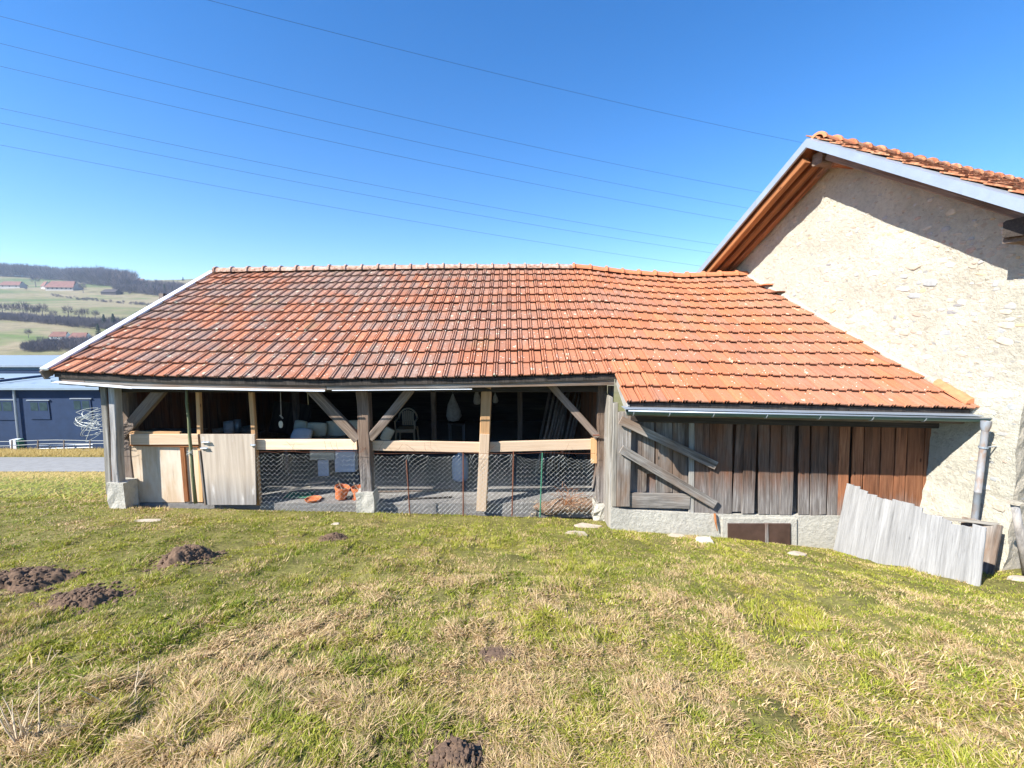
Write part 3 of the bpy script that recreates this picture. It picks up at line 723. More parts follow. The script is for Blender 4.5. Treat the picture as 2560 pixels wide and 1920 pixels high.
for i, (a0, a1, c0, c1, yb) in enumerate(brd):
    yo = random.uniform(-.008, .012)
    vbeam('wall_board', a0, a1, 1046, c0, c1, yb, AY - .01 + yo - (.02 if i in (3, 6) else 0), .022, M['brown_wood' if i < 10 else 'red_wood'], annex, jit=.003, seg=5, ends=.008)
# nailed brace boards
beam('nailed_board', at(1551, 1050, AY - .09), at(1790, 1164, AY - .06), .125, .03, M['grey_wood'], annex, jit=.002, seg=6)
beam('nailed_board', at(1553, 1122, AY - .09), at(1788, 1262, AY - .06), .13, .03, M['grey_wood'], annex, jit=.002, seg=6)
# plate above the boards and fascia
beam('wall_plate', at(1575, 1040, AY), at(2480, 1060, AY - .05), .16, .1, M['dark_wood'], annex, side=(0, -1, 0), jit=.003, seg=8)
beam('eave_board', at(1565, 1030, gY + .12), at(2462, 1052, gY + .12), .1, .03, M['old_wood'], annex, jit=.002, seg=8)
strip('eave_flashing', at(1558, 1019, gY - .03), at(2440, 1037, gY - .03), .2, .012, M['zinc'], annex)
m = MB(); c = at(1552, 1012, gY + .1)
# barge board beneath the end tiles
p0 = surf(1.62, -2 / NC); p1 = surf(1.62, 0.02)
beam('barge_board', p0 + Vector((-.02, .03, -.08)), p1 + Vector((-.02, 0, -.08)), .16, .03, M['white_wood'], annex, side=(-1, 0, 0), jit=.001)
# gutter: half round channel
def gutter(A, B, r=.06, n=9, parent=None, mat=None):
    A = Vector(A); B = Vector(B); m = MB(); vs = []; k = 10
    for i in range(k + 1):
        c = A.lerp(B, i / k)
        for q in range(n):
            a = math.pi * q / (n - 1); vs.append((c.x, c.y - r * math.cos(a) , c.z - r * math.sin(a)))
        for q in range(n):
            a = math.pi * (n - 1 - q) / (n - 1); vs.append((c.x, c.y - (r - .004) * math.cos(a), c.z - (r - .004) * math.sin(a)))
    w = 2 * n
    for i in range(k):
        for q in range(w): vs_a = i * w + q; vs_b = i * w + (q + 1) % w; m.f.append((vs_a, vs_b, vs_b + w, vs_a + w))
    m.v = vs; 
    m.f.append(tuple(range(w))); m.f.append(tuple(k * w + q for q in reversed(range(w))))
    return m.obj('gutter', mat, parent, smooth=True)
gG = 5.84; gA = at(1568, 1026, gG); gB = at(2482, 1045, gG)
gut = gutter(gA, gB, parent=annex, mat=M['green_metal'])
m = MB(); m.tube([gA + Vector((0, -.062, .004)), gB + Vector((0, -.062, .004))], .011, 8); m.obj('gutter_lip', M['zinc'], gut, smooth=True)
for px in (1582, 1672, 1782, 1915, 2048, 2180, 2312):
    k = (px - 1568) / (2490 - 1568); c = gA.lerp(gB, k); m = MB()
    m.tube([c + Vector((.0, -.064 * math.cos(a), -.066 * math.sin(a))) for a in np.linspace(-.15, 1.8, 7)], .006, 5); m.obj('gutter_bracket', M['zinc'], gut)
# outlet, elbow and downpipe
pT = at(2464, 1066, 5.64); pB = at(2434, 1318, 5.66)
m = MB(); m.lathe([(.055, .07), (.052, .0), (.038, -.06)], 16, tuple(pT)); m.obj('pipe_funnel', M['rusty_pipe'], annex, smooth=True)
dp = MB(); L = (pT - pB).length; dp.lathe([(.037, 0), (.037, L * .35), (.04, L * .352), (.04, L * .365), (.037, L * .367), (.037, L)], 16)
z = (pT - pB).normalized(); xax = Vector((1, 0, 0)); xax = (xax - z * xax.dot(z)).normalized(); yax = z.cross(xax)
Md = Matrix((xax.to_4d(), yax.to_4d(), z.to_4d(), (0, 0, 0, 1))).transposed()
for i in range(3): Md[3][i] = 0
Md.translation = pB
pipe = dp.obj('downpipe', M['rusty_pipe'], annex, M=Md, smooth=True)
m = MB(); q = at(2458, 1118, 5.645); m.lathe([(.05, -.012), (.05, .012)], 14, tuple(q)); m.tube([q, q + Vector((.3, .06, 0))], .008, 6); m.obj('pipe_clamp', M['zinc'], pipe)
# the loose hip end tile beside the barn
et = at(2468, 1010, gY + .05)
def end_tile(c):
    m = MB(); n = 7; vs = []
    for y, zz in ((0, 0), (.42, .23)):
        for k in range(n):
            a = math.pi * k / (n - 1); vs.append((c.x + .12 - .13 * math.cos(a) - .0 * y - y * .2, c.y + y, c.z + zz + .075 * math.sin(a)))
    m.add(vs, [(k, k + 1, k + 1 + n, k + n) for k in range(n - 1)]); m.add([(v[0], v[1], v[2] - .015) for v in vs], [(k + n, k + n + 1, k + 1, k) for k in range(n - 1)])
    m.f.append(tuple(range(n)))
    return m.obj('end_tile', M['ridge_new'], annex, smooth=False)
end_tile(at(2412, 1018, gY + .03) + Vector((.02, 0, .05)))
# flashing mortar along the barn
for i in range(26):
    t = -.12 + 1.1 * i / 25; y = YE + (YR - YE) * t; x = WC - WK * y; p = surf(min(x, 6.2), max(t, -.16)); p.x = x
# cellar hatch
hz0, hz1 = 1309, 1372
panel('hatch_frame', 1806, 1992, 1296, 1380, AY - .045, .03, M['concrete'], annex)
hf = panel('hatch', 1820, 1977, hz0, hz1, AY - .06, .02, M['hatch'], annex)
for x0, x1 in ((1822, 1913), (1922, 1975)): panel('hatch_panel', x0, x1, hz0 + 2, hz1 - 1, AY - .072, .012, M['hatch'], hf)
panel('hatch_bar', 1914, 1921, hz0, hz1, AY - .085, .03, M['brown_wood'], hf)
m = MB(); p = at(1787, 1284, AY - .05); m.tube([p, p + Vector((.01, -.02, -.12)), p + Vector((.05, -.01, -.27))], [.018, .016, .006], 5); m.obj('rusty_strap', M['orange_wood'], annex)

# ------------------------------------------------------------------ stone barn
apx = onwall(2102, 400); AP = Vector((apx.x, apx.y, 0))
def wp(s, z, off=0.0, dz=0): return AP + WU * s - WN * off + Vector((0, 0, z + dz))
SL = .62; ZA = 3.30; S1 = 2.86
barn = thing('stone_barn', 'tall barn with cream rubble stone gable and orange-brown tiled roof', 'barn', wp(2.86, -3.2))
def zdeck(s): return ZA - SL * abs(s)
# gable wall as a displaced grid + solid body
m = MB(); NSX, NZ = 90, 90; vs = []; z0 = -4.2
for j in range(NZ + 1):
    for i in range(NSX + 1):
        s = -S1 + 2 * S1 * i / NSX; zt = zdeck(s) - .01; z = z0 + (zt - z0) * j / NZ
        n1 = mn.fractal(Vector((s * 1.3, z * 1.3, 1)), 1, 2, 4) * .03 + mn.noise(Vector((s * 7, z * 9, 4))) * .012
        if z < -2.2: n1 += (-2.2 - z) * .12 + .03 * mn.noise(Vector((s * 3, z * 4, 9)))
        e = 0
        if i == NSX: e = .05 * mn.noise(Vector((z * 3, 1, 1))) + (max(0, -1.6 - z) * .05)
        vs.append(wp(s + e, z, n1))
fs = [(j * (NSX + 1) + i, j * (NSX + 1) + i + 1, (j + 1) * (NSX + 1) + i + 1, (j + 1) * (NSX + 1) + i) for j in range(NZ) for i in range(NSX)]
gw = add('gable_wall', mesh('gable_wall', vs, fs, M['barn_plaster'], True), barn)
# other walls
LB = 11.0
def far(p, d): return p + WN * d
m = MB(); ns = 24; vs = []; 
for j in range(41):
    for i in range(ns + 1):
        z = -4.2 + (zdeck(S1) + 4.2) * j / 40; d = (i / ns) ** 1.6 * LB
        ee = (.05 * mn.noise(Vector((z * 3, 1, 1))) + (max(0, -1.6 - z) * .05)) if i == 0 else .035 * mn.noise(Vector((d * 4, z * 5, 2))) + (max(0, -1.6 - z) * .05)
        n1 = 0
        if i == 0:
            s = S1; n1 = mn.fractal(Vector((s * 1.3, z * 1.3, 1)), 1, 2, 4) * .03 + mn.noise(Vector((s * 7, z * 9, 4))) * .012 + ((-2.2 - z) * .12 + .03 * mn.noise(Vector((s * 3, z * 4, 9))) if z < -2.2 else 0)
        vs.append(far(wp(S1 + ee, z, n1), d))
m.add(vs, [(j * (ns + 1) + i, j * (ns + 1) + i + 1, (j + 1) * (ns + 1) + i + 1, (j + 1) * (ns + 1) + i) for j in range(40) for i in range(ns)])
m.obj('front_wall', M['rough_stone'], barn)
m = MB(); c = [wp(-S1, -8), far(wp(-S1, -8), LB), far(wp(-S1, zdeck(S1)), LB), wp(-S1, zdeck(S1))]; m.add(c, [(0, 1, 2, 3)]); m.obj('rear_wall', M['rough_stone'], barn)
m = MB(); m.add([far(wp(-S1, -8), LB), far(wp(S1, -8), LB), far(wp(S1, zdeck(S1)), LB), far(wp(0, ZA), LB), far(wp(-S1, zdeck(S1)), LB)], [(0, 1, 2, 3, 4)]); m.obj('far_gable', M['rough_stone'], barn)
# roof deck (two slabs); the ridge runs a little askew to the gable
RD = Vector((.935, .355, 0))
def far(p, d): return p + RD * d
OV = .72; SE = 3.75
for sg, nm in ((1, 'roof'), (-1, 'roof')):
    m = MB(); a = wp(0, ZA, OV); b = wp(sg * SE, zdeck(SE), OV); c = far(wp(sg * SE, zdeck(SE)), LB + .6); d = far(wp(0, ZA), LB + .6)
    up = Vector((0, 0, .06)); m.add([a, b, c, d, a + up, b + up, c + up, d + up], [(0, 1, 2, 3), (7, 6, 5, 4), (0, 4, 5, 1), (1, 5, 6, 2), (2, 6, 7, 3), (3, 7, 4, 0)])
    rf = m.obj(nm, M['orange_wood'], barn)
    if sg == 1: roofN = rf
    else: roofF = rf
# soffit boards with visible joints, rafters, purlin ends
for sg in (1, -1):
    for k, off in enumerate((.12, .36, .60)):
        if sg == 1 and k == 2: continue
        beam('soffit_rafter', wp(sg * .12, ZA - .07 * 1 - .08, off, 0) - Vector((0, 0, SL * .12)), wp(sg * SE, zdeck(SE) - .12, off), .13 if k != 1 else .16, .12, M['old_wood' if sg == 1 else 'orange_wood' if k else 'red_wood'], barn, side=(0, 0, 1), jit=.004, seg=5)
beam('ridge_purlin', wp(0, ZA - .24, .5), wp(0, ZA - .24, -.1), .2, .2, M['old_wood'], barn, side=(0, 0, 1), jit=.01)
beam('purlin_end', wp(.32, ZA - .42, .42), wp(.32, ZA - .42, -.1), .2, .07, M['orange_wood'], barn, side=(0, 0, 1), jit=.006)
for sg in (1, -1):
    s_ = 2.86; beam('purlin_end', wp(sg * s_, zdeck(s_) - .28, .52), wp(sg * s_, zdeck(s_) - .28, -.1), .22, .2, M['dark_wood'], barn, side=(0, 0, 1), jit=.015)
    beam('purlin_end', wp(sg * s_, zdeck(s_) - .42, .46), wp(sg * s_, zdeck(s_) - .42, -.1), .26, .07, M['old_wood'], barn, side=(0, 0, 1), jit=.012)
# metal verge: front plate and top flange, in lengths
for sg in (1, -1):
    br = [0, 1.15, 2.45, SE + .05]
    for i in range(3):
        m = MB(); s0, s1 = br[i] * sg, br[i + 1] * sg; h0, h1 = -.06, .085
        def q(s, h, o): return wp(s, ZA - SL * abs(s) + h, o)
        o1 = OV + .03 + .002 * i
        m.add([q(s0, h0, o1), q(s1, h0, o1), q(s1, h1, o1), q(s0, h1, o1), q(s0, h1 + .02, o1 - .16), q(s1, h1 + .02, o1 - .16), q(s0, h0, o1 - .04), q(s1, h0, o1 - .04)], [(0, 1, 2, 3), (3, 2, 5, 4), (6, 7, 1, 0)])
        m.obj('verge_flashing', M['zinc'], barn)
# barn tiles
def flat_tile(name, mat, w=.19, L=.30, th=.018):
    m = MB(); vs = [(0, .01, 0), (w * .5, -.004, .004), (w, .01, 0), (w, L, -.012), (0, L, -.012)]
    m.add(vs + [(a, b, c - th) for a, b, c in vs], [(0, 1, 2, 3, 4), (9, 8, 7, 6, 5), (0, 5, 6, 1), (1, 6, 7, 2), (2, 7, 8, 3), (4, 9, 5, 0)]); return mesh(name, m.v, m.f, mat)
ft = flat_tile('tile', M['tile_barn'])
Ms = []; slope = Vector((-WU.x, -WU.y, SL)).normalized(); gz = .145
for k in range(31):
    s = SE - k * gz * math.cos(math.atan(SL))
    if s < -.03: break
    for i in range(52):
        d = -OV + .1 + (i + (.5 if k % 2 else 0)) * .195
        sag = -.012 * math.sin(max(0, d) * .7)
        p = wp(s, zdeck(s) + .1 + random.uniform(-.008, .012) + sag) + RD * d
        mm = frame(p, RD, slope) @ Matrix.Rotation(random.uniform(-.06, .06), 4, 'Z') @ Matrix.Rotation(random.uniform(-.05, .05), 4, 'Y') @ Matrix.Rotation(-.06, 4, 'X')
        Ms.append(mm)
lay(roofN, ft, Ms)
m = MB(); m.add([wp(-.02, ZA + .09, OV - .1), wp(-SE, zdeck(SE) + .09, OV - .1), far(wp(-SE, zdeck(SE) + .09), LB), far(wp(-.02, ZA + .09), LB)], [(0, 1, 2, 3)]); m.obj('rear_slope', M['tile_barn'], roofF)
for i in range(24):
    d = -OV + .08 + i * .4; sag = -.012 * math.sin(max(0, d) * .7)
    add('ridge_tile', rm_n if i < 2 else rm_b, roofN, frame(wp(0, ZA + .045 + sag + random.uniform(-.01, .01)) + RD * d, RD, Vector((WU.x, WU.y, 0)) * -1))
# individual stones showing through the plaster
def stone_mesh(seed):
    rr = random.Random(seed); n = rr.choice((7, 8, 9)); vs = []; ang = sorted(rr.uniform(0, 2 * math.pi) for _ in range(n))
    ang = [2 * math.pi * k / n + rr.uniform(-.25, .25) for k in range(n)]; rad = [rr.uniform(.72, 1.08) for _ in range(n)]
    for sc, z in ((1.08, -.5), (1, .32), (.78, .62)):
        for a, r in zip(ang, rad): vs.append((r * sc * math.cos(a), r * sc * math.sin(a), z + rr.uniform(-.06, .06)))
    vs.append((rr.uniform(-.1, .1), rr.uniform(-.1, .1), .68)); f = []
    for l in range(2):
        for k in range(n): f.append((l * n + k, l * n + (k + 1) % n, (l + 1) * n + (k + 1) % n, (l + 1) * n + k))
    for k in range(n): f.append((2 * n + k, 2 * n + (k + 1) % n, 3 * n))
    return vs, f
smesh = []
for i in range(40):
    v, f = stone_mesh(i); smesh.append([mesh('stone', v, f, sm) for sm in STONES][:]) if i < 6 else None
def put_stone(px, py, w, h, rot=0, mi=None, out=.012):
    p = onwall(px, py, 0); s = (p - AP).dot(WU); z = p.z
    if z > zdeck(s) - .1 or s > S1 - .03 or s < -S1: return
    n1 = mn.fractal(Vector((s * 1.3, z * 1.3, 1)), 1, 2, 4) * .03 + mn.noise(Vector((s * 7, z * 9, 4))) * .012
    if z < -2.2: n1 += (-2.2 - z) * .12
    Mx = Matrix.Identity(4); zax = -WN; xax = WU; yax = zax.cross(xax)
    for i in range(3): Mx[i][0], Mx[i][1], Mx[i][2] = xax[i], yax[i], zax[i]
    Mx.translation = wp(s, z, n1 - .004)
    mm = Mx @ Matrix.Rotation(rot, 4, 'Z') @ Matrix.Diagonal((w / 2, h / 2, out * 1.5, 1))
    mm = mm @ Matrix.Translation((0, 0, -.12)); add('stone', random.choice(smesh)[mi if mi is not None else random.choice((0, 0, 0, 1, 1, 2, 2, 3, 3, 3, 4, 5, 7))], gw, mm)
def c7(x, y): return (1680 + x / 2.5136, 300 + y / 2.5136)
placed = [(850,555,.09,.08,5),(1025,538,.1,.05,7),(985,625,.2,.11,4),(1115,720,.18,.09,3),(1140,672,.13,.08,5),(870,740,.13,.08,7),(795,780,.13,.09,3),(1585,765,.17,.11,5),(1710,765,.08,.07,5),(1440,700,.13,.07,7),(1285,740,.07,.09,7),
 (1510,920,.32,.16,0),(1680,885,.4,.12,1),(1155,880,.2,.08,0),(885,925,.2,.12,0),(980,910,.18,.06,6),(1012,940,.14,.07,0),(965,955,.14,.05,3),(1065,975,.2,.13,1),(1270,960,.26,.14,3),(1455,985,.2,.09,4),(1620,1025,.3,.16,4),(1075,1040,.32,.12,0),(795,1040,.14,.08,3),
 (770,1100,.13,.06,4),(1055,1130,.16,.05,4),(1020,1100,.13,.1,0),(1070,1095,.12,.09,0),(1450,1060,.3,.12,3),(1520,1105,.28,.12,4),(1195,1150,.14,.16,1),(1225,1220,.36,.2,1),(1540,1220,.22,.12,5),(1745,1210,.2,.11,6),(1785,1165,.16,.06,6),(1055,1235,.16,.11,0),(1120,1230,.15,.1,5),
 (1120,1265,.28,.13,0),(1220,1285,.15,.11,3),(1320,1280,.2,.13,1),(1400,1285,.28,.18,0),(1345,1345,.2,.14,0),(1460,1335,.22,.13,0),(1235,1325,.2,.08,1),(1700,1340,.36,.11,4),(1420,1395,.17,.1,5),(1365,1390,.12,.05,7),(1475,1475,.14,.08,0),(1600,1490,.22,.1,3),(2040,1030,.14,.14,4),
 (2100,1290,.26,.12,1),(2090,1390,.3,.16,1),(1950,970,.24,.04,7),(1800,715,.18,.06,0),(1835,768,.14,.09,0),(1540,1465,.14,.08,3),(1590,1015,.2,.1,1),(700,790,.12,.07,0),(600,925,.16,.1,0),(1560,960,.12,.06,3),(1340,1040,.1,.06,1),(940,1130,.1,.1,1),(1470,1270,.12,.1,3),(1445,1235,.12,.07,7),(1400,1240,.08,.1,6)]
for (x_, y_, w, h, mi) in placed: put_stone(*c7(x_, y_), w * .8, h * .8, random.uniform(-.25, .1), mi)
cnt = len(placed); tries = 0
while cnt < 290 and tries < 3000:
    tries += 1
    px = random.uniform(1900, 2560); py = random.uniform(440, 1390)
    p = onwall(px, py); s = (p - AP).dot(WU)
    if p.y < YR and p.y > YE - .66 and px < 1880 + (py - 690) * 1.65: continue
    if p.z > zdeck(s) - .25 or s > S1 - .08: continue
    w = random.choice((.06, .07, .09, .11, .14)); put_stone(px, py, w, w * random.uniform(.4, .8), random.uniform(-.3, .3)); cnt += 1
# mortar fillet where the annex roof meets the wall
m = MB(); pts = []
for i in range(40):
    t = -.15 + 1.13 * i / 39; y = YE + (YR - YE) * t; xx = WC - WK * y; z = surf(min(xx, 6.25), t).z
    pts.append(Vector((xx - .01 + random.uniform(-.008, .008), y, z + .055 + random.uniform(-.012, .012))))
m.tube(pts, [random.uniform(.035, .06) for _ in pts], 7); m.obj('mortar_fillet', M['barn_plaster'], barn, smooth=True)
# broken tile pieces near the ridge junction
for px, py, w in ((1915, 712, .22), (1945, 730, .2)):
    p = onwall(px, py, .06); m = MB(); m.box((p.x - w / 2, p.y - .12, p.z - .012), (p.x + w / 2, p.y + .1, p.z + .012))
    m.obj('loose_tile', M['rust' if w < .21 else 'ridge_new'], barn)

# ------------------------------------------------------------------ planks leaning by the barn
gl = Vector((4.86, 6.32, zg(4.86, 6.3))); gr_ = Vector((5.36, 4.74, 0)); gr_.z = zg(gr_.x, gr_.y)
pnl = thing('leaning_plank_panel', 'weathered silver-grey plank panel with a ragged top leaning before the downpipe', 'plank panel', (5.1, 5.5, zg(5.1, 5.5)))
pu = (gr_ - gl); n = 15
tl = at(2105, 1212, 6.36); tr = at(2440, 1318, 5.02)
prx = 0
TOPS = [(2112, 1212), (2135, 1215), (2155, 1226), (2180, 1236), (2203, 1246), (2225, 1250), (2250, 1252), (2275, 1258), (2300, 1268), (2330, 1286), (2355, 1290), (2380, 1300), (2400, 1312), (2415, 1318), (2432, 1316)]
wid = [random.uniform(.8, 1.2) for _ in range(n)]; cum = np.cumsum([0] + wid) / sum(wid)
for i in range(n):
    k = (cum[i] + cum[i + 1]) / 2; b = gl + pu * k; b.z = zg(b.x, b.y) - .06
    bY = b.y + .04 + .06 * (1 - k); t_ = at(TOPS[i][0] + 6, TOPS[i][1], bY); 
    tgt = Vector((b.x + .03 + .17 * (1 - k), bY, 0)); 
    zt = ray(1280 + F * 0, TOPS[i][1]); zt = tgt.y * zt.z / zt.y
    tgt.z = zt
    w = (cum[i + 1] - cum[i]) * pu.length
    beam('plank', b, tgt, w * 1.03, .022, M['silver_wood'], pnl, tap=.93, side=(-pu.y * -1, pu.x * -1, 0) if False else Vector((pu.y, -pu.x, 0)) * 1.0, jit=.0025, seg=6, ends=.012)
b = at(2455, 1440, 5.35); 
slab = thing('leaning_board', 'wide dark board in shade leaning on the wall behind the plank panel', 'board', (5.95, 5.75, zg(5.9, 5.7)))
beam('board', Vector((6.0, 5.42, -3.2)), Vector((6.2, 5.56, zat(1302, 5.56))), .42, .03, M['grey_wood'], slab, side=(-.98, -.2, 0))
beam('top_edge', Vector((5.8, 5.95, zat(1304, 5.75))), Vector((6.25, 5.4, zat(1304, 5.5))), .05, .03, M['white_wood'], slab, side=(0, 0, 1))
fp = thing('fence_post', 'grey round wooden post leaning at the corner of the barn', 'post', (6.35, 5.15, zg(6.3, 5.1)))
pb = at(2572, 1460, 5.05); ptp = at(2537, 1262, 4.95)
m = MB(); m.tube([pb, pb.lerp(ptp, .5), ptp], [.042, .04, .037], 12); m.obj('post', M['pale_wood'], fp, smooth=True)
cap = thing('cap_stone', 'rough flat stone lying on top of the leaning grey post', 'stone', ptp)
m = MB(); v, f = stone_mesh(3); m.add([(ptp.x + a * .075, ptp.y + b_ * .07, ptp.z + .025 + c * .035) for a, b_, c in v], f); m.obj('stone', M['rough_stone'], cap)


# ------------------------------------------------------------------ things inside the shed
def rounded_slab(w, h, t, n=10, bulge=.3):
    vs, fs = [], []
    for q, tt in ((0, -t / 2), (1, t / 2)):
        for j in range(n + 1):
            for i in range(n + 1):
                u = -1 + 2 * i / n; v = -1 + 2 * j / n
                k = 1 - .10 * (u * u * v * v)
                d = tt * (1 - bulge * (max(abs(u), abs(v)) ** 6)); vs.append((u * w / 2 * k, d + .03 * (u * u), v * h / 2 * k))
    N = (n + 1) ** 2
    for j in range(n):
        for i in range(n):
            a = j * (n + 1) + i; fs.append((a, a + 1, a + n + 2, a + n + 1)); fs.append((N + a, N + a + n + 1, N + a + n + 2, N + a + 1))
    for i in range(n):
        for a, b in ((i, i + 1), (n * (n + 1) + i + 1, n * (n + 1) + i), ((i + 1) * (n + 1), i * (n + 1)), (i * (n + 1) + n, (i + 1) * (n + 1) + n)): fs.append((b, a, a + N, b + N))
    return vs, fs
# low table with cream cushions
TY = 8.9
tz = zat(1102, TY - .3)
tb = thing('low_table', 'long low pale-fronted table under the cream cushions', 'table', (xat(810, 1180, TY), TY, FL))
tA = xat(700, 1102, TY - .3); tBx = xat(905, 1102, TY - .3)
m = MB(); m.box((tA, TY - .35, tz - .04), (tBx, TY + .5, tz)); m.obj('tabletop', M['old_wood'], tb)
for x_ in (tA + .1, tBx - .1):
    m = MB(); m.box((x_ - .03, TY - .3, FL), (x_ + .03, TY - .24, tz - .04)); m.obj('leg', M['old_wood'], tb)
for nm, x0, x1, y0, y1, lab in (('white_board', 796, 820, 1148, 1190, 'small upright white board standing under the low table'), ('white_box', 838, 886, 1128, 1180, 'white box under the low table next to the grey post'), ('pale_crate', 775, 838, 1128, 1150, 'pale grey-green crate hanging over the small upright white board')):
    Y_ = 8.45; A = at(x0, y1, Y_); B = at(x1, y0, Y_); m = MB(); m.box((A.x, Y_, max(A.z, FL)), (B.x, Y_ + (.03 if nm == 'white_board' else .25), B.z)); o = m.obj(nm, M['white_foam' if nm != 'pale_crate' else 'cream_foam'])
    tag(o, lab, nm.split('_')[1])
for i, (x0, x1, y0, y1, dY, tlt, mt, lab) in enumerate(((728, 776, 1074, 1104, -.3, .7, 'white_foam', 'bluish white cushion lying tilted at the front of the table'), (735, 764, 1052, 1082, .0, .3, 'cream_foam', 'small cream cushion leaning behind the bluish white cushion'), (762, 815, 1057, 1090, .05, .25, 'cream_foam', 'wide cream cushion in the middle of the cushion row'), (815, 866, 1052, 1095, .2, .15, 'cream_foam', 'square cream cushion behind the left brace'), (866, 899, 1051, 1088, .3, .1, 'cream_foam', 'pale cream cushion just left of the grey centre post'))):
    Y_ = TY + dY; A = at(x0, y1, Y_); B = at(x1, y0, Y_); v, f = rounded_slab(B.x - A.x, (B.z - A.z) / math.cos(tlt) , .09)
    Mm = Matrix.Translation(Vector(((A.x + B.x) / 2, Y_, (A.z + B.z) / 2))) @ Matrix.Rotation(-tlt, 4, 'X') @ Matrix.Rotation(random.uniform(-.05, .1), 4, 'Y')
    o = add('cushion', mesh('cushion', v, f, M[mt], True), None, Mm); tag(o, lab, 'cushion', 'cushions on the low table')
v, f = rounded_slab(.22, .3, .07); o = add('cushion', mesh('cushion', v, f, M['cream_foam'], True), None, Matrix.Translation(at(968, 1086, 8.9)) @ Matrix.Rotation(.5, 4, 'Y')); tag(o, 'narrow cream cushion tilted on edge right of the grey centre post', 'cushion', 'cushions on the low table')
# plastic garden chair
CY = 11.1; cx = xat(1017, 1060, CY)
ch = thing('plastic_chair', 'tan plastic garden armchair with slatted round back in the dark shed', 'chair', (cx, CY, FL))
m = MB(); zb_, zs_, zt_ = FL, FL + .42, FL + .86
m.tube([Vector((cx - .25, CY - .2, zs_ + .2)), Vector((cx - .25, CY + .12, zs_ + .23))] + [Vector((cx + .24 * math.cos(a), CY + .16, zs_ + .2 + .28 * math.sin(a))) for a in np.linspace(math.pi, 0, 12)] + [Vector((cx + .25, CY + .12, zs_ + .23)), Vector((cx + .25, CY - .2, zs_ + .2))], .022, 8); m.obj('frame', M['plastic'], ch, smooth=True)
for k in range(6):
    xx = cx - .13 + k * .052; box('back_slat', (xx - .017, CY + .14, zs_ + .04), (xx + .017, CY + .16, zs_ + .44 - abs(k - 2.5) * .02), M['plastic'], ch)
m = MB(); m.box((cx - .23, CY - .22, zs_ - .02), (cx + .23, CY + .2, zs_ + .01)); m.box((cx - .22, CY - .235, zs_ - .07), (cx + .22, CY - .215, zs_ + .01)); m.obj('seat', M['plastic'], ch)
for sx in (-1, 1):
    for sy in (-1, 1):
        m = MB(); m.tube([(cx + sx * .25, CY + sy * .24, FL), (cx + sx * .22, CY + sy * .19, zs_)], [.02, .03], 8); m.obj('leg', M['plastic'], ch)
    m = MB(); m.tube([(cx + sx * .24, CY - .19, zs_), (cx + sx * .25, CY - .2, zs_ + .2)], .022, 6); m.obj('arm_support', M['plastic'], ch)
# tall second chair, thin legged stool with bag hanging above
sy_ = 10.6; p = at(1140, 1060, sy_); stl = thing('metal_stool', 'dark stool with two bright thin legs below the hanging sack', 'stool', (p.x, sy_, FL))
zt_ = zat(1062, sy_)
for dx in (-.17, .17):
    for dy in (0, .3):
        m = MB(); m.tube([(p.x + dx, sy_ + dy, FL), (p.x + dx, sy_ + dy, zt_)], .008, 6); m.obj('leg', M['zinc'], stl)
box('seat', (p.x - .19, sy_ - .02, zt_), (p.x + .19, sy_ + .32, zt_ + .04), M['dark_wood'], stl)
def sack(px, y0, y1, w, Y, lab, mt='sack', nm='hanging_sack'):
    T = at(px, y0, Y); B = at(px, y1, Y); h = T.z - B.z; m = MB()
    rp = [(.02, 0), (.75, .04), (1, .2), (.95, .4), (.7, .62), (.4, .8), (.2, .93), (.08, 1)]
    nn = 14; base = 0; vs = []
    for r, z_ in rp:
        for k in range(nn):
            a = 2 * math.pi * k / nn; rr = w / 2 * r * (1 + .14 * math.sin(3 * a + z_ * 5) + .08 * math.sin(7 * a + z_ * 9)); vs.append((T.x + rr * math.cos(a), Y + rr * .6 * math.sin(a), B.z + h * z_))
    m.add(vs, [(i * nn + k, i * nn + (k + 1) % nn, (i + 1) * nn + (k + 1) % nn, (i + 1) * nn + k) for i in range(len(rp) - 1) for k in range(nn)])
    m.tube([T, T + Vector((0, 0, .5))], .006, 5)
    return tag(m.obj(nm, M[mt], smooth=True), lab, 'sack')
sack(1132, 985, 1054, .34, 10.2, 'grey printed sack hanging from the roof above the thin-legged stool')
sack(1192, 972, 1012, .16, 9.4, 'small pale bag hanging just left of the new timber post')
sack(1238, 982, 1008, .12, 9.4, 'narrow pale bag hanging just right of the new timber post')
# hanging disc on a cord
m = MB(); p = at(701, 970, 7.35); q = at(703, 1042, 7.35); m.tube([p + Vector((0, 0, .12)), q], .006, 5)
m.tube([q + Vector((-.02, 0, .03)), q + Vector((.03, 0, -.03))], .012, 6)
hd = thing('hanging_tag', 'pale oval tag hanging on a white cord beside the pine stud', 'tag', q); m.obj('cord', M['white_wood'], hd)
d = at(702, 1061, 7.35); m = MB(); vs = [(d.x + .034 * math.cos(a), d.y - .008, d.z + .062 * math.sin(a)) for a in np.linspace(0, 2 * math.pi, 20, False)]
m.add(vs + [(a, b + .016, c) for a, b, c in vs], [tuple(range(20)), tuple(reversed(range(20, 40)))] + [(k, 20 + k, 20 + (k + 1) % 20, (k + 1) % 20) for k in range(20)]); m.obj('disc', M['cream_foam'], hd)
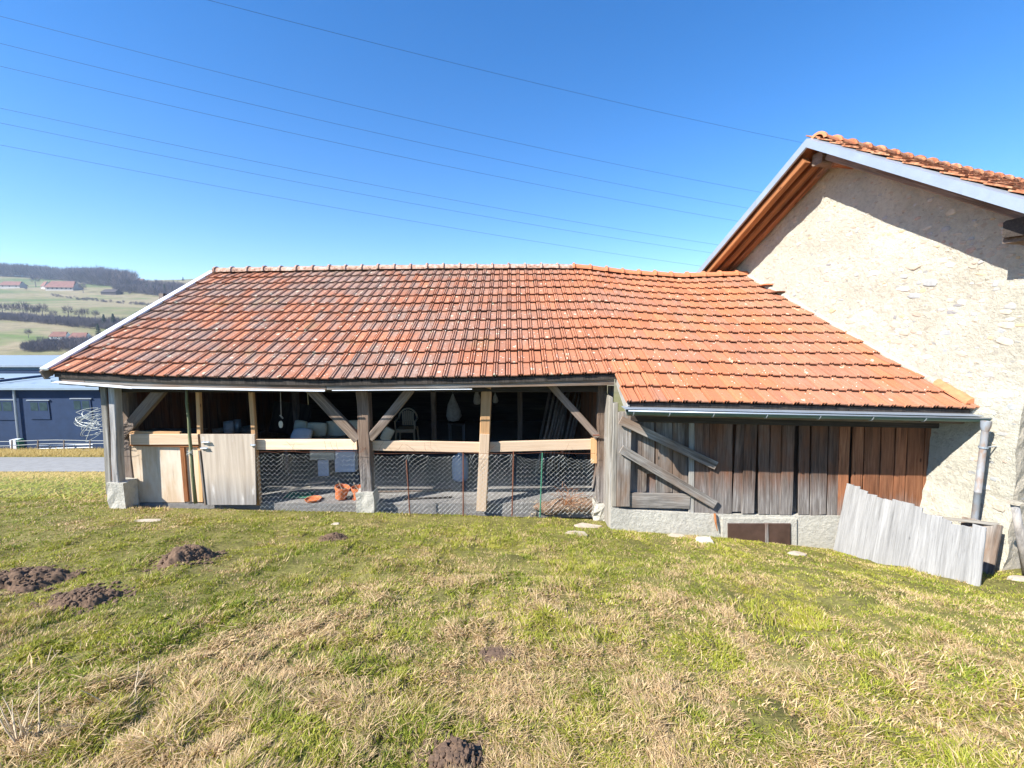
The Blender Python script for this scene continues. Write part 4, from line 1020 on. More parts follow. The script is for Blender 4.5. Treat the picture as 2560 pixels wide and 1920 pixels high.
# pots
def pot(px, py, w, lab, tilt=0, saucer=False, Y=None):
    r = w / 2; p = at(px, py, Y)
    t = thing('flower_pot', lab, 'flower pot', (p.x, p.y, FL), 'terracotta pots at the shed edge')
    Mx = Matrix.Translation((p.x, p.y, FL + .004 + abs(math.sin(tilt)) * r * .68)) @ Matrix.Rotation(tilt, 4, 'Y')
    m = MB(); h = w * .85; m.lathe([(0, 0), (r * .68, 0), (r * .9, h * .78), (r, h * .78), (r * 1.02, h), (r * .92, h), (r * .86, h * .7), (0, h * .68)], 24); po = m.obj('pot', M['terracotta'], t, M=Mx, smooth=False)
    m = MB(); m.lathe([(0, h * .74), (r * .5, h * .75), (r * .86, h * .71)], 16); m.obj('earth', M['soil'], t, M=Mx)
    m = MB(); m.tube([(0, 0, h * .7), (-r * .3, 0, h * 1.0), (-r * .7, .0, h * 1.4)], .006, 5); m.obj('dry_stalk', M['dry_stem'], t, M=Mx)
    if saucer:
        m = MB(); m.lathe([(0, 0), (r * .85, 0), (r * .95, .025), (r * .9, .025), (r * .8, .008), (0, .008)], 20, (p.x, p.y, FL + .002)); m.obj('saucer', M['terracotta'], t)
pot(851, 1240, .25, 'tilted terracotta pot with a dry stalk, standing clear of the post', .22, Y=7.28)
pot(897, 1240, .24, 'terracotta pot standing in a saucer half behind the centre post', 0, True, Y=7.32)
m = MB(); p = at(783, 1249, 7.22); m.lathe([(0, 0), (.11, 0), (.135, .04), (.125, .04), (.105, .012), (0, .012)], 24, (p.x, p.y, FL + .005)); tag(m.obj('saucer', M['terracotta']), 'empty terracotta saucer lying on the concrete left of the pots', 'saucer')
# canister
c = at(1151, 1200, 8.3); m = MB(); m.lathe([(0, 0), (.13, 0), (.16, .05), (.165, .3), (.15, .44), (.1, .5), (.05, .52), (.05, .56), (0, .56)], 20, (c.x, c.y, FL)); tag(m.obj('canister', M['blue_plastic'], smooth=True), 'pale blue plastic canister on the floor behind the netting', 'canister')
# net/green cloth, floor planks
v = [(random.uniform(-.22, .22), random.uniform(-.12, .12), 0) for _ in range(1)]
m = MB(); p = at(748, 1237, 7.45); N_ = 9
vs = [(p.x + (-.5 + i / (N_ - 1)) * .45, p.y + (-.5 + j / (N_ - 1)) * .3, FL + .012 + .05 * abs(mn.noise(Vector((i * .7, j * .9, 3))))) for j in range(N_) for i in range(N_)]
m.add(vs, [(j * N_ + i, j * N_ + i + 1, (j + 1) * N_ + i + 1, (j + 1) * N_ + i) for j in range(N_ - 1) for i in range(N_ - 1)]); tag(m.obj('green_cloth', M['green_cloth']), 'crumpled green cloth on the shed floor behind the netting', 'cloth')
for a_, b_, Y1, Y2, lab, mt in (((668, 1230), (776, 1222), 7.7, 7.85, 'long thin pale lath lying on the floor left of the pots', 'white_wood'), ((765, 1213), (812, 1208), 8.0, 8.1, 'short pale lath lying beyond the long lath', 'pine'), ((935, 1231), (1130, 1227), 7.6, 7.7, 'long dark batten lying on the floor right of the centre post', 'old_wood'), ((1215, 1227), (1480, 1222), 7.7, 7.8, 'long pale batten on the floor below the leaning poles', 'white_wood'), ((1010, 1262), (1130, 1248), 7.25, 7.35, 'dark plank lying in the sunny strip behind the rusty stake', 'dark_wood')):
    A = at(*a_, Y1); B = at(*b_, Y2); A.z = B.z = FL + .02
    tag(beam('floor_lath', A, B, .035, .02, M[mt], side=(0, 0, 1)), lab, 'lath')
# leaning poles
for i in range(9):
    bx = 1338 + i * 9; tx = 1392 + i * 8 + random.uniform(-8, 8)
    A = at(bx, 1200, 8.6 + .1 * (i % 3)); A.z = FL; T = at(tx, 968, 9.5); m = MB(); mid = A.lerp(T, .5) + Vector((random.uniform(-.03, .03), 0, 0))
    m.tube([A, mid, T], [.032, .028, .022], 7); tag(m.obj('pole', M['pole_bark'], smooth=True), ('Leftmost', 'Second from left', 'Third from left', 'Fourth from left', 'Middle', 'Fourth from right', 'Third from right', 'Second from right', 'Rightmost')[i] + ' grey bark pole of the bundle leaning in the open bay', 'pole', 'poles leaning in the open bay')
for i in range(3):
    A = at(1345 + i * 14, 1080, 10.5); A.z = FL; T = at(1378 + i * 12, 960, 11); tag(beam('leaning_lath', A, T, .06, .025, M['old_wood']), ('left', 'middle', 'right')[i] + ' one of three narrow brown laths leaning behind the pole bundle', 'lath', 'laths behind the poles')
# stacked laths seen on the ledge, jars on a rear shelf
sh = thing('rear_shelf', 'dark work shelf along the back of the left shed bay', 'shelf', (xat(480, 1080, 10), 10, FL))
sz = zat(1085, 9.6)
box('shelf_board', (xat(330, 1085, 9.6), 9.4, sz - .04), (xat(640, 1085, 9.6), 10.0, sz), M['old_wood'], sh)
for px in (345, 480, 625): box('leg', (xat(px, 1085, 9.6) - .04, 9.6, FL), (xat(px, 1085, 9.6) + .04, 9.68, sz - .04), M['old_wood'], sh)
for q_, px in enumerate((436, 563, 742, 1085, 1300)): beam('inner_post', (xat(px, 1050, 10.3), 10.3, FL), (xat(px, 1050, 10.3), 10.3, .9), .12, .12, M['old_wood'], shed)
def ctr(nm, px, py, r, h, mt, lab, Y=9.7):
    p = at(px, py, Y); m = MB(); m.lathe([(0, 0), (r, 0), (r * 1.05, h), (r * .95, h), (r * .9, h * .2), (0, h * .15)], 16, (p.x, p.y, sz)); tag(m.obj(nm, M[mt], smooth=True), lab, nm)
ctr('bucket', 571, 1040, .11, .26, 'white_foam', 'pale bucket on the dark shelf behind the door')
ctr('can', 592, 1040, .07, .3, 'zinc', 'tall grey can right of the pale bucket')
ctr('bowl', 540, 1070, .2, .14, 'sack', 'wide grey bowl on the shelf behind the door latch')
ctr('jar', 420, 1070, .09, .17, 'sack', 'squat grey jar on the shelf behind the corner brace')
ctr('basket', 622, 1070, .16, .14, 'sack', 'rough grey basket at the right end of the dark shelf')
for k in range(4):
    A = at(365 + k * 6, 1078 - k * 2, PY + .5 + .1 * k); B = at(455 - k * 5, 1080 - k * 2, PY + .55 + .1 * k)
    tag(beam('stored_lath', A, B, .05, .02, M['pole_bark'], side=(0, 0, 1)), ('lowest', 'second lowest', 'second highest', 'topmost')[k] + ' grey lath of the small stack behind the plywood rail', 'lath', 'laths stacked behind the rail')
box_ = box('lath_shelf', (xat(350, 1085, PY + .5), PY + .4, zat(1090, PY + .5)), (xat(470, 1085, PY + .5), PY + 1.0, zat(1086, PY + .5)), M['old_wood'], shed)
# dark board pile in the middle bay
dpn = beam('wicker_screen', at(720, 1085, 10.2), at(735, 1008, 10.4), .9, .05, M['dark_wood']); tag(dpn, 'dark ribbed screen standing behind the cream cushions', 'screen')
# brown netting roll and dead weed
rl = thing('net_roll', 'brown roll of old netting lying against the bottom of the chain link', 'net roll', at(1410, 1282, PY))
A = at(1335, 1270, 7.05); B = at(1488, 1262, 7.15); m = MB(); k = 18
pts = [A.lerp(B, i / k) + Vector((0, 0, .02 * math.sin(i))) for i in range(k + 1)]; m.tube(pts, [.04 + .075 * min(1, i / 4) + random.uniform(-.012, .012) for i in range(k + 1)], 12); m.obj('roll', M['brown_net'], rl)
m = MB()
for i in range(150):
    a = random.uniform(0, 6.28); t0 = random.random(); c = A.lerp(B, t0); r = .12; p = c + Vector((0, r * math.cos(a), r * math.sin(a))); q = p + Vector((random.uniform(-.1, .1), random.uniform(-.03, .03), random.uniform(-.05, .06)))
    m.tube([p, p.lerp(q, .5) + Vector((0, -.015, .015)), q], .0025, 3, caps=False)
m.obj('twigs', M['dry_stem'], rl)
wd = thing('dead_weed', 'dry curling brown weed standing over the net roll', 'weed', at(1425, 1262, PY - .15)); m = MB()
for i in range(26):
    b = at(1420 + random.uniform(-12, 12), 1262, PY - .14); p = [b]; d = Vector((random.uniform(-.4, .6), 0, 1)).normalized()
    for j in range(7): d = (d + Vector((random.uniform(-.5, .5), random.uniform(-.3, .3), random.uniform(-.45, .2)))).normalized(); p.append(p[-1] + d * random.uniform(.03, .07))
    m.tube(p, .003, 3, caps=False)
m.obj('stems', M['orange_wood'], wd)
# chain on the corner brace
chn = thing('hanging_chain', 'light steel chain hanging down the left corner post', 'chain', at(296, 1125, PY)); 
for i in range(16):
    p = at(294 + 3 * math.sin(i * .9), 1073 + i * 3.8, PY + .0); m = MB(); m.tube([p + Vector((.009 * math.cos(a) if i % 2 else 0, .009 * math.cos(a) if not i % 2 else 0, .016 * math.sin(a))) for a in np.linspace(0, 2 * math.pi, 9)], .0035, 4, caps=False); m.obj('link', M['wire'], chn)
# wire coil sticking out to the left of the corner
wc = thing('wire_tangle', 'loose coil of pale wires sticking out left of the shed corner', 'wire', at(250, 1050, PY)); m = MB()
for i in range(15):
    p0 = at(252, 1020 + i * 2.2, PY - .05); p3 = at(254, 1052 + i * 2.4, PY - .04); rw = random.uniform(.25, .46); lo = random.uniform(-.25, .12)
    pts = []
    for k in range(15):
        t = k / 14; a = math.pi * t; pts.append(p0.lerp(p3, t) + Vector((-rw * math.sin(a), -.05 * math.sin(a * 2 + i), lo * math.sin(a) * 1.0 + (.03 * math.sin(a * 3 + i) * (1 - t)))))
    m.tube(pts, .0032, 4, caps=False)
m.obj('wires', M['wire'], wc)

# ------------------------------------------------------------------ stones, bare patches, mole hills
def rock(px, py, w, h, d, lab, mt, nm='rock', seed=3):
    p = onground(px, py); v, f = stone_mesh(seed); m = MB(); m.add([(p.x + a * w / 2, p.y + b * d / 2, p.z + (c - .25) * h) for a, b, c in v], f); return tag(m.obj(nm, mt), lab, 'rock')
rock(1760, 1358, .3, .17, .2, 'angular white rock lying in the grass left of the hatch', STONES[3], seed=5)
rock(1690, 1342, .34, .04, .16, 'flat tan stone slab in the grass at the plinth', STONES[0], 'flat_stone', 8)
rock(1465, 1318, .5, .05, .3, 'flat pale stone at the foot of the right-hand shed post', STONES[0], 'flat_stone', 4)
rock(1440, 1338, .4, .03, .24, 'low pale stone slab half buried in front of the shed post', STONES[0], 'flat_stone', 6)
rock(1990, 1385, .3, .05, .16, 'low pale stone at the right foot of the cellar hatch', STONES[0], 'flat_stone', 7)
rock(366, 1305, .5, .03, .2, 'pale flat stone in the grass before the plywood infill', STONES[0], 'flat_stone', 2)
rock(838, 1312, .16, .03, .1, 'pale flat stone in front of the centre post', STONES[0], 'flat_stone', 1)
rock(2548, 1452, .24, .1, .16, 'pale stone at the foot of the leaning round post', STONES[0], 'rock', 5)
MH = []
def molehill(px, py, rx, ry, h, lab, ang=0):
    c = onground(px, py); MH.append((c.x, c.y, rx, ry)); n = 56; vs = []
    for j in range(n + 1):
        for i in range(n + 1):
            u = -1 + 2 * i / n; v = -1 + 2 * j / n; x = c.x + u * rx * 1.15; y = c.y + v * ry * 1.15
            r = math.hypot(u, v) * 1.15 + .5 * mn.noise(Vector((x * 5, y * 5, 2)))
            k = max(0, 1 - r * r); z = zg(x, y) - .03 + (h + .03) * k ** .9 * (1 + .3 * mn.noise(Vector((x * 11, y * 11, 5)))) + (.02 * mn.noise(Vector((x * 28, y * 28, 1))) + .03 * mn.noise(Vector((x * 60, y * 60, 8)))) * min(1, k * 4)
            vs.append((x, y, z))
    t = thing('molehill', lab, 'molehill', c, 'molehills in the grass')
    add('mound', mesh('mound', vs, [(j * (n + 1) + i, j * (n + 1) + i + 1, (j + 1) * (n + 1) + i + 1, (j + 1) * (n + 1) + i) for j in range(n) for i in range(n)], M['clod'], True), t)
    m = MB()
    for q in range(420):
        a = random.uniform(0, 6.283); r = random.random() ** .6 * 1.45; x = c.x + rx * r * math.cos(a); y = c.y + ry * r * math.sin(a); s = random.choice((.005, .007, .01, .014, .02)) 
        z = zg(x, y) + h * max(0, 1 - (r * 1.1) ** 2) ** .75 
        v, f = stone_mesh(q % 7); m.add([(x + p[0] * s, y + p[1] * s, z + p[2] * s) for p in v], f)
    o = m.obj('clods', M['clod'], t); o['kind'] = 'stuff'
molehill(70, 1455, .4, .3, .11, 'broad molehill at the left edge of the lawn, farthest left')
molehill(212, 1502, .27, .2, .085, 'molehill between the leftmost molehill and the viewer')
molehill(465, 1396, .27, .24, .12, 'tall crumbly molehill nearest the shed')
molehill(830, 1345, .13, .09, .03, 'small low reddish molehill in front of the centre post')
molehill(1140, 1905, .14, .13, .05, 'crumbly molehill closest to the viewer at the bottom of the picture')
molehill(1240, 1640, .07, .06, .012, 'small sunken molehill amid dry grass in mid lawn')

# ------------------------------------------------------------------ grass
def blades(N, rmin, rmax, amin, amax, name, region=None, hs=1.0, seed=3, wmul=1.0, simple=False):
    g = np.random.default_rng(seed)
    r = np.exp(g.uniform(np.log(rmin), np.log(rmax), N)); a = g.uniform(amin, amax, N)
    x = r * np.sin(a); y = r * np.cos(a)
    # clumping: pull towards clump centres
    cs = .16; cxn = np.floor(x / cs); cyn = np.floor(y / cs)
    jx = (vnoise(cxn * 7.3, cyn * 3.1, 2)) ; jy = (vnoise(cxn * 5.1, cyn * 9.7, 4)); k = .24 * (g.random(N) < .7)
    x += ((cxn + jx) * cs - x) * k; y += ((cyn + jy) * cs - y) * k
    ok = ~((y > 6.94) & (x > -6.55) & (x < 1.75)) & ~((y > 6.42) & (x > 1.5)) & (x < WC - WK * y - .05 + 0 * x) | ((y > 9) & (x < -6.8))
    for (mx, my, rx_, ry_) in MH: ok &= (((x - mx) / (rx_ * .93)) ** 2 + ((y - my) / (ry_ * .93)) ** 2 + .5 * (vnoise(x * 9, y * 9, 8) - .5)) > 1
    bare = fbm(x * 1.9, y * 1.9, 44, 3); ok &= ~((bare > .71) & (g.random(N) < .8))
    edge = smooth(6.2, 6.75, y) * smooth(.52, .66, fbm(x * 2, y * 2, 71, 3)) * (x > -6.6); ok &= ~(g.random(N) < edge * .6)
    ok &= ~((y > 21.5) & (y < 24.8))
    if region is not None: ok &= region(x, y)
    x, y, r = x[ok], y[ok], r[ok]; N = len(x); z = zground(x, y)
    # straw share: drier mats in the foreground and in streaks
    rot = .55; u_ = x * math.cos(rot) - y * math.sin(rot); v_ = x * math.sin(rot) + y * math.cos(rot)
    d1 = fbm(x * 1.1 + 5, y * 1.1, 21, 4); d2 = fbm(u_ * 1.3, v_ * 4.5, 33, 3); d3 = fbm(x * 4, y * 4, 61, 3)
    nearf = 1 - smooth(1.6, 5.2, y)
    dry = .10 + .26 * nearf + .35 * smooth(8, 12, y) + (d1 - .5) * 1.3 + (d2 - .5) * .9 + (d3 - .5) * 1.8
    isdry = g.random(N) < np.clip(.42 + (dry - .42) * .72, .12, .84)
    tall = np.clip(fbm(x * 4.3, y * 4.3, 81, 3) * 2.2 - .5, .45, 1.55)
    h = (.021 + .036 * g.random(N)) * tall * hs * (1 + .25 * nearf) * np.where(isdry, 1.2, 1.0)
    lean = np.where(isdry, g.uniform(.5, 1.7, N), g.uniform(.25, 1.2, N))
    fl = (fbm(x * 2.2, y * 2.2, 91, 3) - .5) * 14 - .5 + g.normal(0, 1.4, N)          # combing direction
    dx, dy = np.cos(fl), np.sin(fl)
    w = (.0010 + .0011 * g.random(N)) * (.75 + .46 * r) * wmul
    pa = g.uniform(0, 2 * np.pi, N) ; wx, wy = np.cos(pa) * w, np.sin(pa) * w
    base = np.stack([x, y, z - .006], 1); L1 = h * .55
    mid = base + np.stack([dx * lean * L1 * .45, dy * lean * L1 * .45, L1], 1)
    tip = mid + np.stack([dx * lean * h * .75, dy * lean * h * .75, h * np.clip(.62 - lean * .28, -.12, 1)], 1)
    W = np.stack([wx, wy, np.zeros(N)], 1)
    V = np.stack([base - W, base + W, mid - W * .8, mid + W * .8, tip], 1).reshape(-1, 3)
    o = np.arange(N)[:, None] * 5; Q = o + np.array([[0, 1, 3, 2]]); T = o + np.array([[2, 3, 4]])
    nv = 5
    if simple: nv = 3; V = np.stack([base - W, base + W, mid * .4 + tip * .6], 1).reshape(-1, 3); me = bigmesh(name, V, [np.arange(N * 3).reshape(-1, 3)], M['grass'])
    else: me = bigmesh(name, V, [Q, T], M['grass'])
    hue = g.random(N); gsel = np.clip(fbm(x * 1.7, y * 1.7, 15, 3) * 1.6 - .3 + (hue - .5) * .6, 0, 1)[:, None]
    green = np.array([.16, .22, .025]) * (1 - gsel) + np.array([.38, .38, .05]) * gsel
    hs2 = g.random(N)[:, None]; dc = np.array([.36, .24, .11]) * (1 - hs2) + np.array([.72, .54, .31]) * hs2
    yel = np.array([.52, .45, .09]); mixy = (g.random(N) < .3)[:, None]; green = np.where(mixy, green * .5 + yel * .5, green)
    c = np.where(isdry[:, None], dc, green) * g.uniform(.85, 1.4, N)[:, None]
    C = np.ones((N, nv, 4), np.float32); C[:, :, :3] = c[:, None, :]
    at_ = me.color_attributes.new('tint', 'FLOAT_COLOR', 'POINT'); at_.data.foreach_set('color', C.ravel())
    return me
t = NT('grass_blade'); an = t.n('ShaderNodeAttribute', attribute_name='tint'); t.col(an.outputs['Color']); t.fin(.6, 0, .25)
tr = t.n('ShaderNodeBsdfTranslucent'); t.l(an.outputs['Color'], tr.inputs[0]); mx = t.n('ShaderNodeMixShader'); mx.inputs[0].default_value = .3
t.l(t.b.outputs[0], mx.inputs[1]); t.l(tr.outputs[0], mx.inputs[2]); t.l(mx.outputs[0], t.out.inputs[0]); M['grass'] = t.m
me = blades(640000, .95, 4.3, R(-70), R(72), 'grass'); go = add('grass', me); tag(go, 'short winter grass, green mixed with dry straw, covering the sloping lawn', 'grass', kind='stuff')
me = blades(820000, 4.1, 13, R(-62), R(66), 'lawn_grass', seed=6, simple=True, wmul=.9); go = add('lawn_grass', me); tag(go, 'fine short yellow-green turf between the foreground grass and the buildings', 'grass', kind='stuff')
# tall straw verge beyond the road, shorter straw on the slope before it
g2 = np.random.default_rng(8); N = 90000; x = g2.uniform(-45, -7, N); y = np.where(g2.random(N) < .25, g2.uniform(24.8, 28, N), g2.uniform(8.0, 21.5, N)); z = zground(x, y); hh = g2.uniform(.1, .34, N) * np.where(y < 22, .26, 1)
b = np.stack([x, y, z - .02], 1); W = np.stack([np.full(N, .02), np.zeros(N), np.zeros(N)], 1); tp = b + np.stack([g2.normal(0, .16, N), g2.normal(0, .1, N), hh], 1)
V = np.stack([b - W, b + W, tp], 1).reshape(-1, 3); vm = bigmesh('verge_grass', V, [np.arange(N * 3).reshape(-1, 3)], M['grass'])
C = np.ones((N, 3, 4), np.float32); k = g2.random(N)[:, None]; gk = (g2.random(N) < .75 * (1 - smooth(11, 19, y)))[:, None]; C[:, :, :3] = np.where(gk, np.array([.17, .22, .03]) * (1 - k) + np.array([.36, .36, .05]) * k, np.array([.4, .28, .08]) * (1 - k) + np.array([.6, .46, .17]) * k)[:, None, :]
vm.color_attributes.new('tint', 'FLOAT_COLOR', 'POINT').data.foreach_set('color', C.ravel()); vo = add('verge_grass', vm); tag(vo, 'dry straw-coloured grass along both sides of the road', 'grass', kind='stuff')
# tall dead stems, lower left
def stems(name, lab, px, py, n, h, seed):
    rr = random.Random(seed); b = onground(px, py); t = thing(name, lab, 'weed', b); m = MB()
    for i in range(n):
        p = [b + Vector((rr.uniform(-.05, .05), rr.uniform(-.05, .05), -.02))]; d = Vector((rr.uniform(-.6, .6), rr.uniform(-.4, .3), 1)).normalized(); L = h * rr.uniform(.5, 1)
        for j in range(5): d = (d + Vector((rr.uniform(-.12, .12), rr.uniform(-.12, .12), -.04))).normalized(); p.append(p[-1] + d * L / 5)
        m.tube(p, [.0045 * (1 - j / 7) for j in range(6)], 4, caps=False)
    m.obj('stems', M['dry_stem'], t)
stems('dead_stalks', 'pale dead plant stalks standing in the grass at the lower left corner', 60, 1850, 12, .34, 3)
stems('dead_stalks', 'two thin straw stalks crossing in the lower left lawn', 305, 1760, 3, .26, 5)
stems('dead_stalks', 'thin bent straw stalk in the lawn below the molehills', 120, 1660, 3, .22, 6)

# ------------------------------------------------------------------ power lines
WL = [((0, 40), (1898, 480), 18, 'topmost of the six parallel wires crossing the sky'), ((0, 108), (1852, 517), 16, 'second from the top of the six parallel wires'), ((0, 165), (1834, 551), 15, 'third from the top of the six parallel wires'),
      ((0, 270), (1788, 611), 14, 'fourth from the top of the six parallel wires'), ((0, 307), (1771, 631), 13, 'fifth from the top of the six parallel wires'), ((0, 362), (1736, 663), 12, 'lowest of the six parallel wires'), ((521, 0), (1988, 353), 10, 'the lone one high above the others')]
for i, (a_, b_, sg, lab) in enumerate(WL):
    A = at(*a_, 34); B = at(*b_, 52); m = MB(); pts = []
    for k in range(61):
        t = -.7 + 2.9 * k / 60; p = A.lerp(B, t); p.z -= sg / F * 40 * 4 * t * (1 - t) * 1.0 if 0 <= t <= 1 else (sg / F * 40 * 4 * t * (1 - t) * .6); pts.append(p)
    m.tube(pts, .012, 4, caps=False); tag(m.obj('power_line', M['black_cable']), 'thin dark overhead wire, ' + lab, 'power line', 'overhead wires')

# ------------------------------------------------------------------ far buildings by the road
WH = thing('workshop_building', 'long dark blue industrial building with grey roof across the road', 'building', (-30, 29, -7.8))
by = 29.0; M['navy'] = plain('navy_render', (.022, .045, .10), .8, 0, .12, 2, .2); M['glass'] = plain('dark_glass', (.04, .07, .08), .15, 0, .3, 3, 0); M['roof_grey'] = plain('roof_grey', (.3, .37, .42), .6, .2, .08, 2, .1)
xr = xat(330, 1000, by); xl = -62; ez = zat(967, by)
box('wall', (xl, by, -9.5), (xr, by + 9, ez), M['navy'], WH)
m = MB(); ry_ = by + 5; rz = zat(940, ry_)
m.add([(xl, by - .4, ez - .02), (xr + .5, by - .4, ez - .02), (xr + .5, ry_, rz), (xl, ry_, rz), (xl, by + 9.6, ez), (xr + .5, by + 9.6, ez), (xl, by - .4, ez - .16), (xr + .5, by - .4, ez - .16)], [(0, 1, 2, 3), (3, 2, 5, 4), (6, 7, 1, 0)]); rfw = m.obj('roof', M['roof_grey'], WH)
for i in range(12): box('roof_vent', (-45 + i * 1.6, by + 1.2, ez + .38), (-44.85 + i * 1.6, by + 1.4, ez + .46), M['black_metal'], rfw)
m = MB(); a = at(-60, 963, by + .2); b_ = at(132, 940, by + 4.5); m.tube([a + Vector((0, 0, .1)), b_ + Vector((0, 0, .1))], .09, 6); m.obj('roof_edge_rail', M['navy'], WH)
for x0, x1, y0, y1 in ((77, 121, 1003, 1048), (185, 226, 999, 1046), (-16, 32, 1002, 1050), (-110, -66, 1003, 1048)):
    A = at(x0, y1, by - .03); B = at(x1, y0, by - .03)
    w_ = box('window', (A.x, by - .05, A.z), (B.x, by + .03, B.z), M['navy'], WH)
    mxx = (A.x + B.x) / 2
    box('pane', (A.x + .12, by - .06, A.z + .1 + (B.z - A.z) * .4), (mxx - .06, by - .052, B.z - .08), M['glass'], w_); box('pane', (mxx + .06, by - .06, A.z + .1 + (B.z - A.z) * .4), (B.x - .1, by - .052, B.z - .08), M['glass'], w_)
    box('lintel', (A.x - .1, by - .09, B.z + .04), (B.x + .1, by - .01, B.z + .1), M['zinc'], w_)
m = MB(); m.tube([at(34, 972, by - .15), at(50, 1132, by - .15)], .07, 8); m.obj('downpipe', M['zinc'], WH)
W2 = thing('rear_hall', 'flat grey-blue industrial hall with banded roof behind the dark blue building', 'building', (-40, 46, -9.5))
b2y = 46.0; xr2 = xat(290, 940, b2y)
box('wall', (-90, b2y, -11), (xr2, b2y + 20, zat(917, b2y)), M['roof_grey'], W2)
for y0, y1, mt, dd in ((933, 925, 'navy', .25), (917, 912, 'zinc', .5), (956, 946, 'navy', .2)): box('roof_band', (-90.1, b2y - dd, zat(y0, b2y)), (xr2 + .2, b2y + 20, zat(y1, b2y)), M[mt], W2)
sk = box('blue_annex', (xat(118, 940, b2y - 1), b2y - 1.2, -11), (xat(150, 940, b2y - 1), b2y - .5, zat(928, b2y)), plain('teal', (.05, .2, .32), .6), W2)
# roadside fence wires, posts, railing, tank
rf_ = thing('roadside_fence', 'thin wire fence with slim posts between the road and the dark blue building', 'fence', at(60, 1128, 27.5))
m = MB()
for y0, y1 in ((1103, 1100), (1115, 1106)):
    m.tube([at(-60 + i * 40, y0 + (y1 - y0) * i / 9 + math.sin(i) * 1.5, 27.6) for i in range(10)], .02, 4, caps=False)
m.obj('wires', M['wire'], rf_)
for px in (-40, 30, 95, 160, 225): beam('fence_stake', at(px, 1130, 27.6), at(px, 1100, 27.6), .06, .06, M['old_wood'], rf_)
rg = thing('metal_railing', 'galvanised metal railing lying along the foot of the dark blue wall', 'railing', at(160, 1128, 27.9))
for y_ in (1113, 1120, 1127): m = MB(); m.tube([at(92, y_ + 2, 27.9), at(232, y_ - 2, 27.9)], .03, 5); m.obj('bar', M['zinc'], rg)
for px in (92, 124, 154, 185, 207, 232): m = MB(); m.tube([at(px, 1130, 27.9), at(px, 1112, 27.9)], .025, 5); m.obj('upright', M['zinc'], rg)
tk = thing('white_green_tank', 'slim white cabinet with green back left of the metal railing', 'cabinet', at(32, 1132, 27.8))
A = at(27, 1132, 27.8); B = at(38, 1100, 27.8); box('body', (A.x, 27.8, A.z), (B.x, 28.2, B.z), M['white_foam'], tk); box('side', (B.x, 27.85, A.z), (B.x + .12, 28.2, B.z), M['green_stake'], tk)

# ------------------------------------------------------------------ hillside: woods, trees, farms
def onhill(px, py, lo=200, hi=2600):
    S = np.geomspace(lo, hi, 500)
    for _ in range(30):
        d = ray(px, py); X = d.x * S; Y = d.y * S; Z = d.z * S; G = zground(X, Y); hit = Z < G
        if hit.any(): break
        py += 2.5
    i = int(np.argmax(hit))
    return Vector((X[i], Y[i], G[i]))
t = NT('bare_wood'); oi = t.n('ShaderNodeObjectInfo'); n_ = t.noise(t.coord('World', (.02, .02, .05)), 1, 3); t.col(t.ramp(n_, [(.3, (.10, .085, .095)), (.7, (.19, .165, .17))])); M['twig'] = t.fin(.95, 0, .1)
M['conifer'] = plain('conifer', (.025, .05, .03), .95, 0, .3, .4)
def tree_mesh(seed, conifer=False, crown=None, dens=260):
    rr = random.Random(seed); m = MB(); t = MB()
    t.tube([(0, 0, -.02), (rr.uniform(-.02, .02), 0, .3), (0, 0, .62)], [.028, .02, .01], 5)
    for i in range(dens):
        if conifer:
            z = rr.uniform(.06, 1); R_ = .24 * (1 - z) + .015; a = rr.uniform(0, 6.283); p = Vector((R_ * math.cos(a), R_ * math.sin(a), z - .03)); c = Vector((0, 0, z + .03)); w = Vector((-math.sin(a), math.cos(a), 0)) * .05
            m.add([c, p - w, p + w], [(0, 1, 2)])
        else:
            a = rr.uniform(0, 6.283); b = rr.uniform(-.5, 1); q = Vector((.34 * math.cos(a) * math.sqrt(1 - b * b * .8), .34 * math.sin(a) * math.sqrt(1 - b * b * .8), .62 + .36 * b)) * 1.0; q = Vector((q.x, q.y, q.z)) + Vector((rr.uniform(-.05, .05), rr.uniform(-.05, .05), rr.uniform(-.04, .04)))
            p = Vector((0, 0, rr.uniform(.25, .5))).lerp(q, rr.uniform(.35, .75)); w = Vector((rr.uniform(-1, 1), rr.uniform(-1, 1), rr.uniform(-.4, .4))).normalized() * .011
            m.add([p - w, p + w, q], [(0, 1, 2)])
    mat = M['conifer'] if conifer else M['twig']
    return mesh('trunk', t.v, t.f, M['twig']), mesh('crown', m.v, m.f, mat)
TV = [tree_mesh(i) for i in range(4)]; CV = [tree_mesh(20 + i, True, dens=200) for i in range(2)]
def tree(px, py, hpx, lab, con=False, wmul=1.0, group='trees on the far hillside', lo=200):
    p = onhill(px, py, lo); D = p.y; h = hpx / F * D * 1.02
    t = thing('conifer_tree' if con else 'bare_tree', lab, 'tree', p, group); tm, cm_ = random.choice(CV if con else TV)
    Mx = Matrix.Translation(p) @ Matrix.Rotation(random.uniform(0, 6), 4, 'Z') @ Matrix.Diagonal((h * wmul, h * wmul, h, 1)); add('trunk', tm, t, Mx); add('crown', cm_, t, Mx)
row = [(8, 790, 34), (32, 792, 36), (60, 794, 42), (78, 795, 36), (92, 793, 28), (108, 797, 40), (135, 800, 26), (172, 797, 34), (198, 800, 28), (214, 800, 32), (240, 800, 26)]
nth = ['first', 'second', 'third', 'fourth', 'fifth', 'sixth', 'seventh', 'eighth', 'ninth', 'tenth', 'eleventh']
for i, (x_, y_, h_) in enumerate(row): tree(x_, y_, h_, f'leafless tree, {nth[i]} from the left in the row along the hillside lane', group='leafless trees along the hillside lane')
tree(90, 718, 32, 'dense leafless tree just left of the red-roofed farm'); tree(208, 732, 26, 'leafless tree just right of the red-roofed farm'); tree(348, 797, 20, 'small leafless tree beside the white verge strip of the shed')
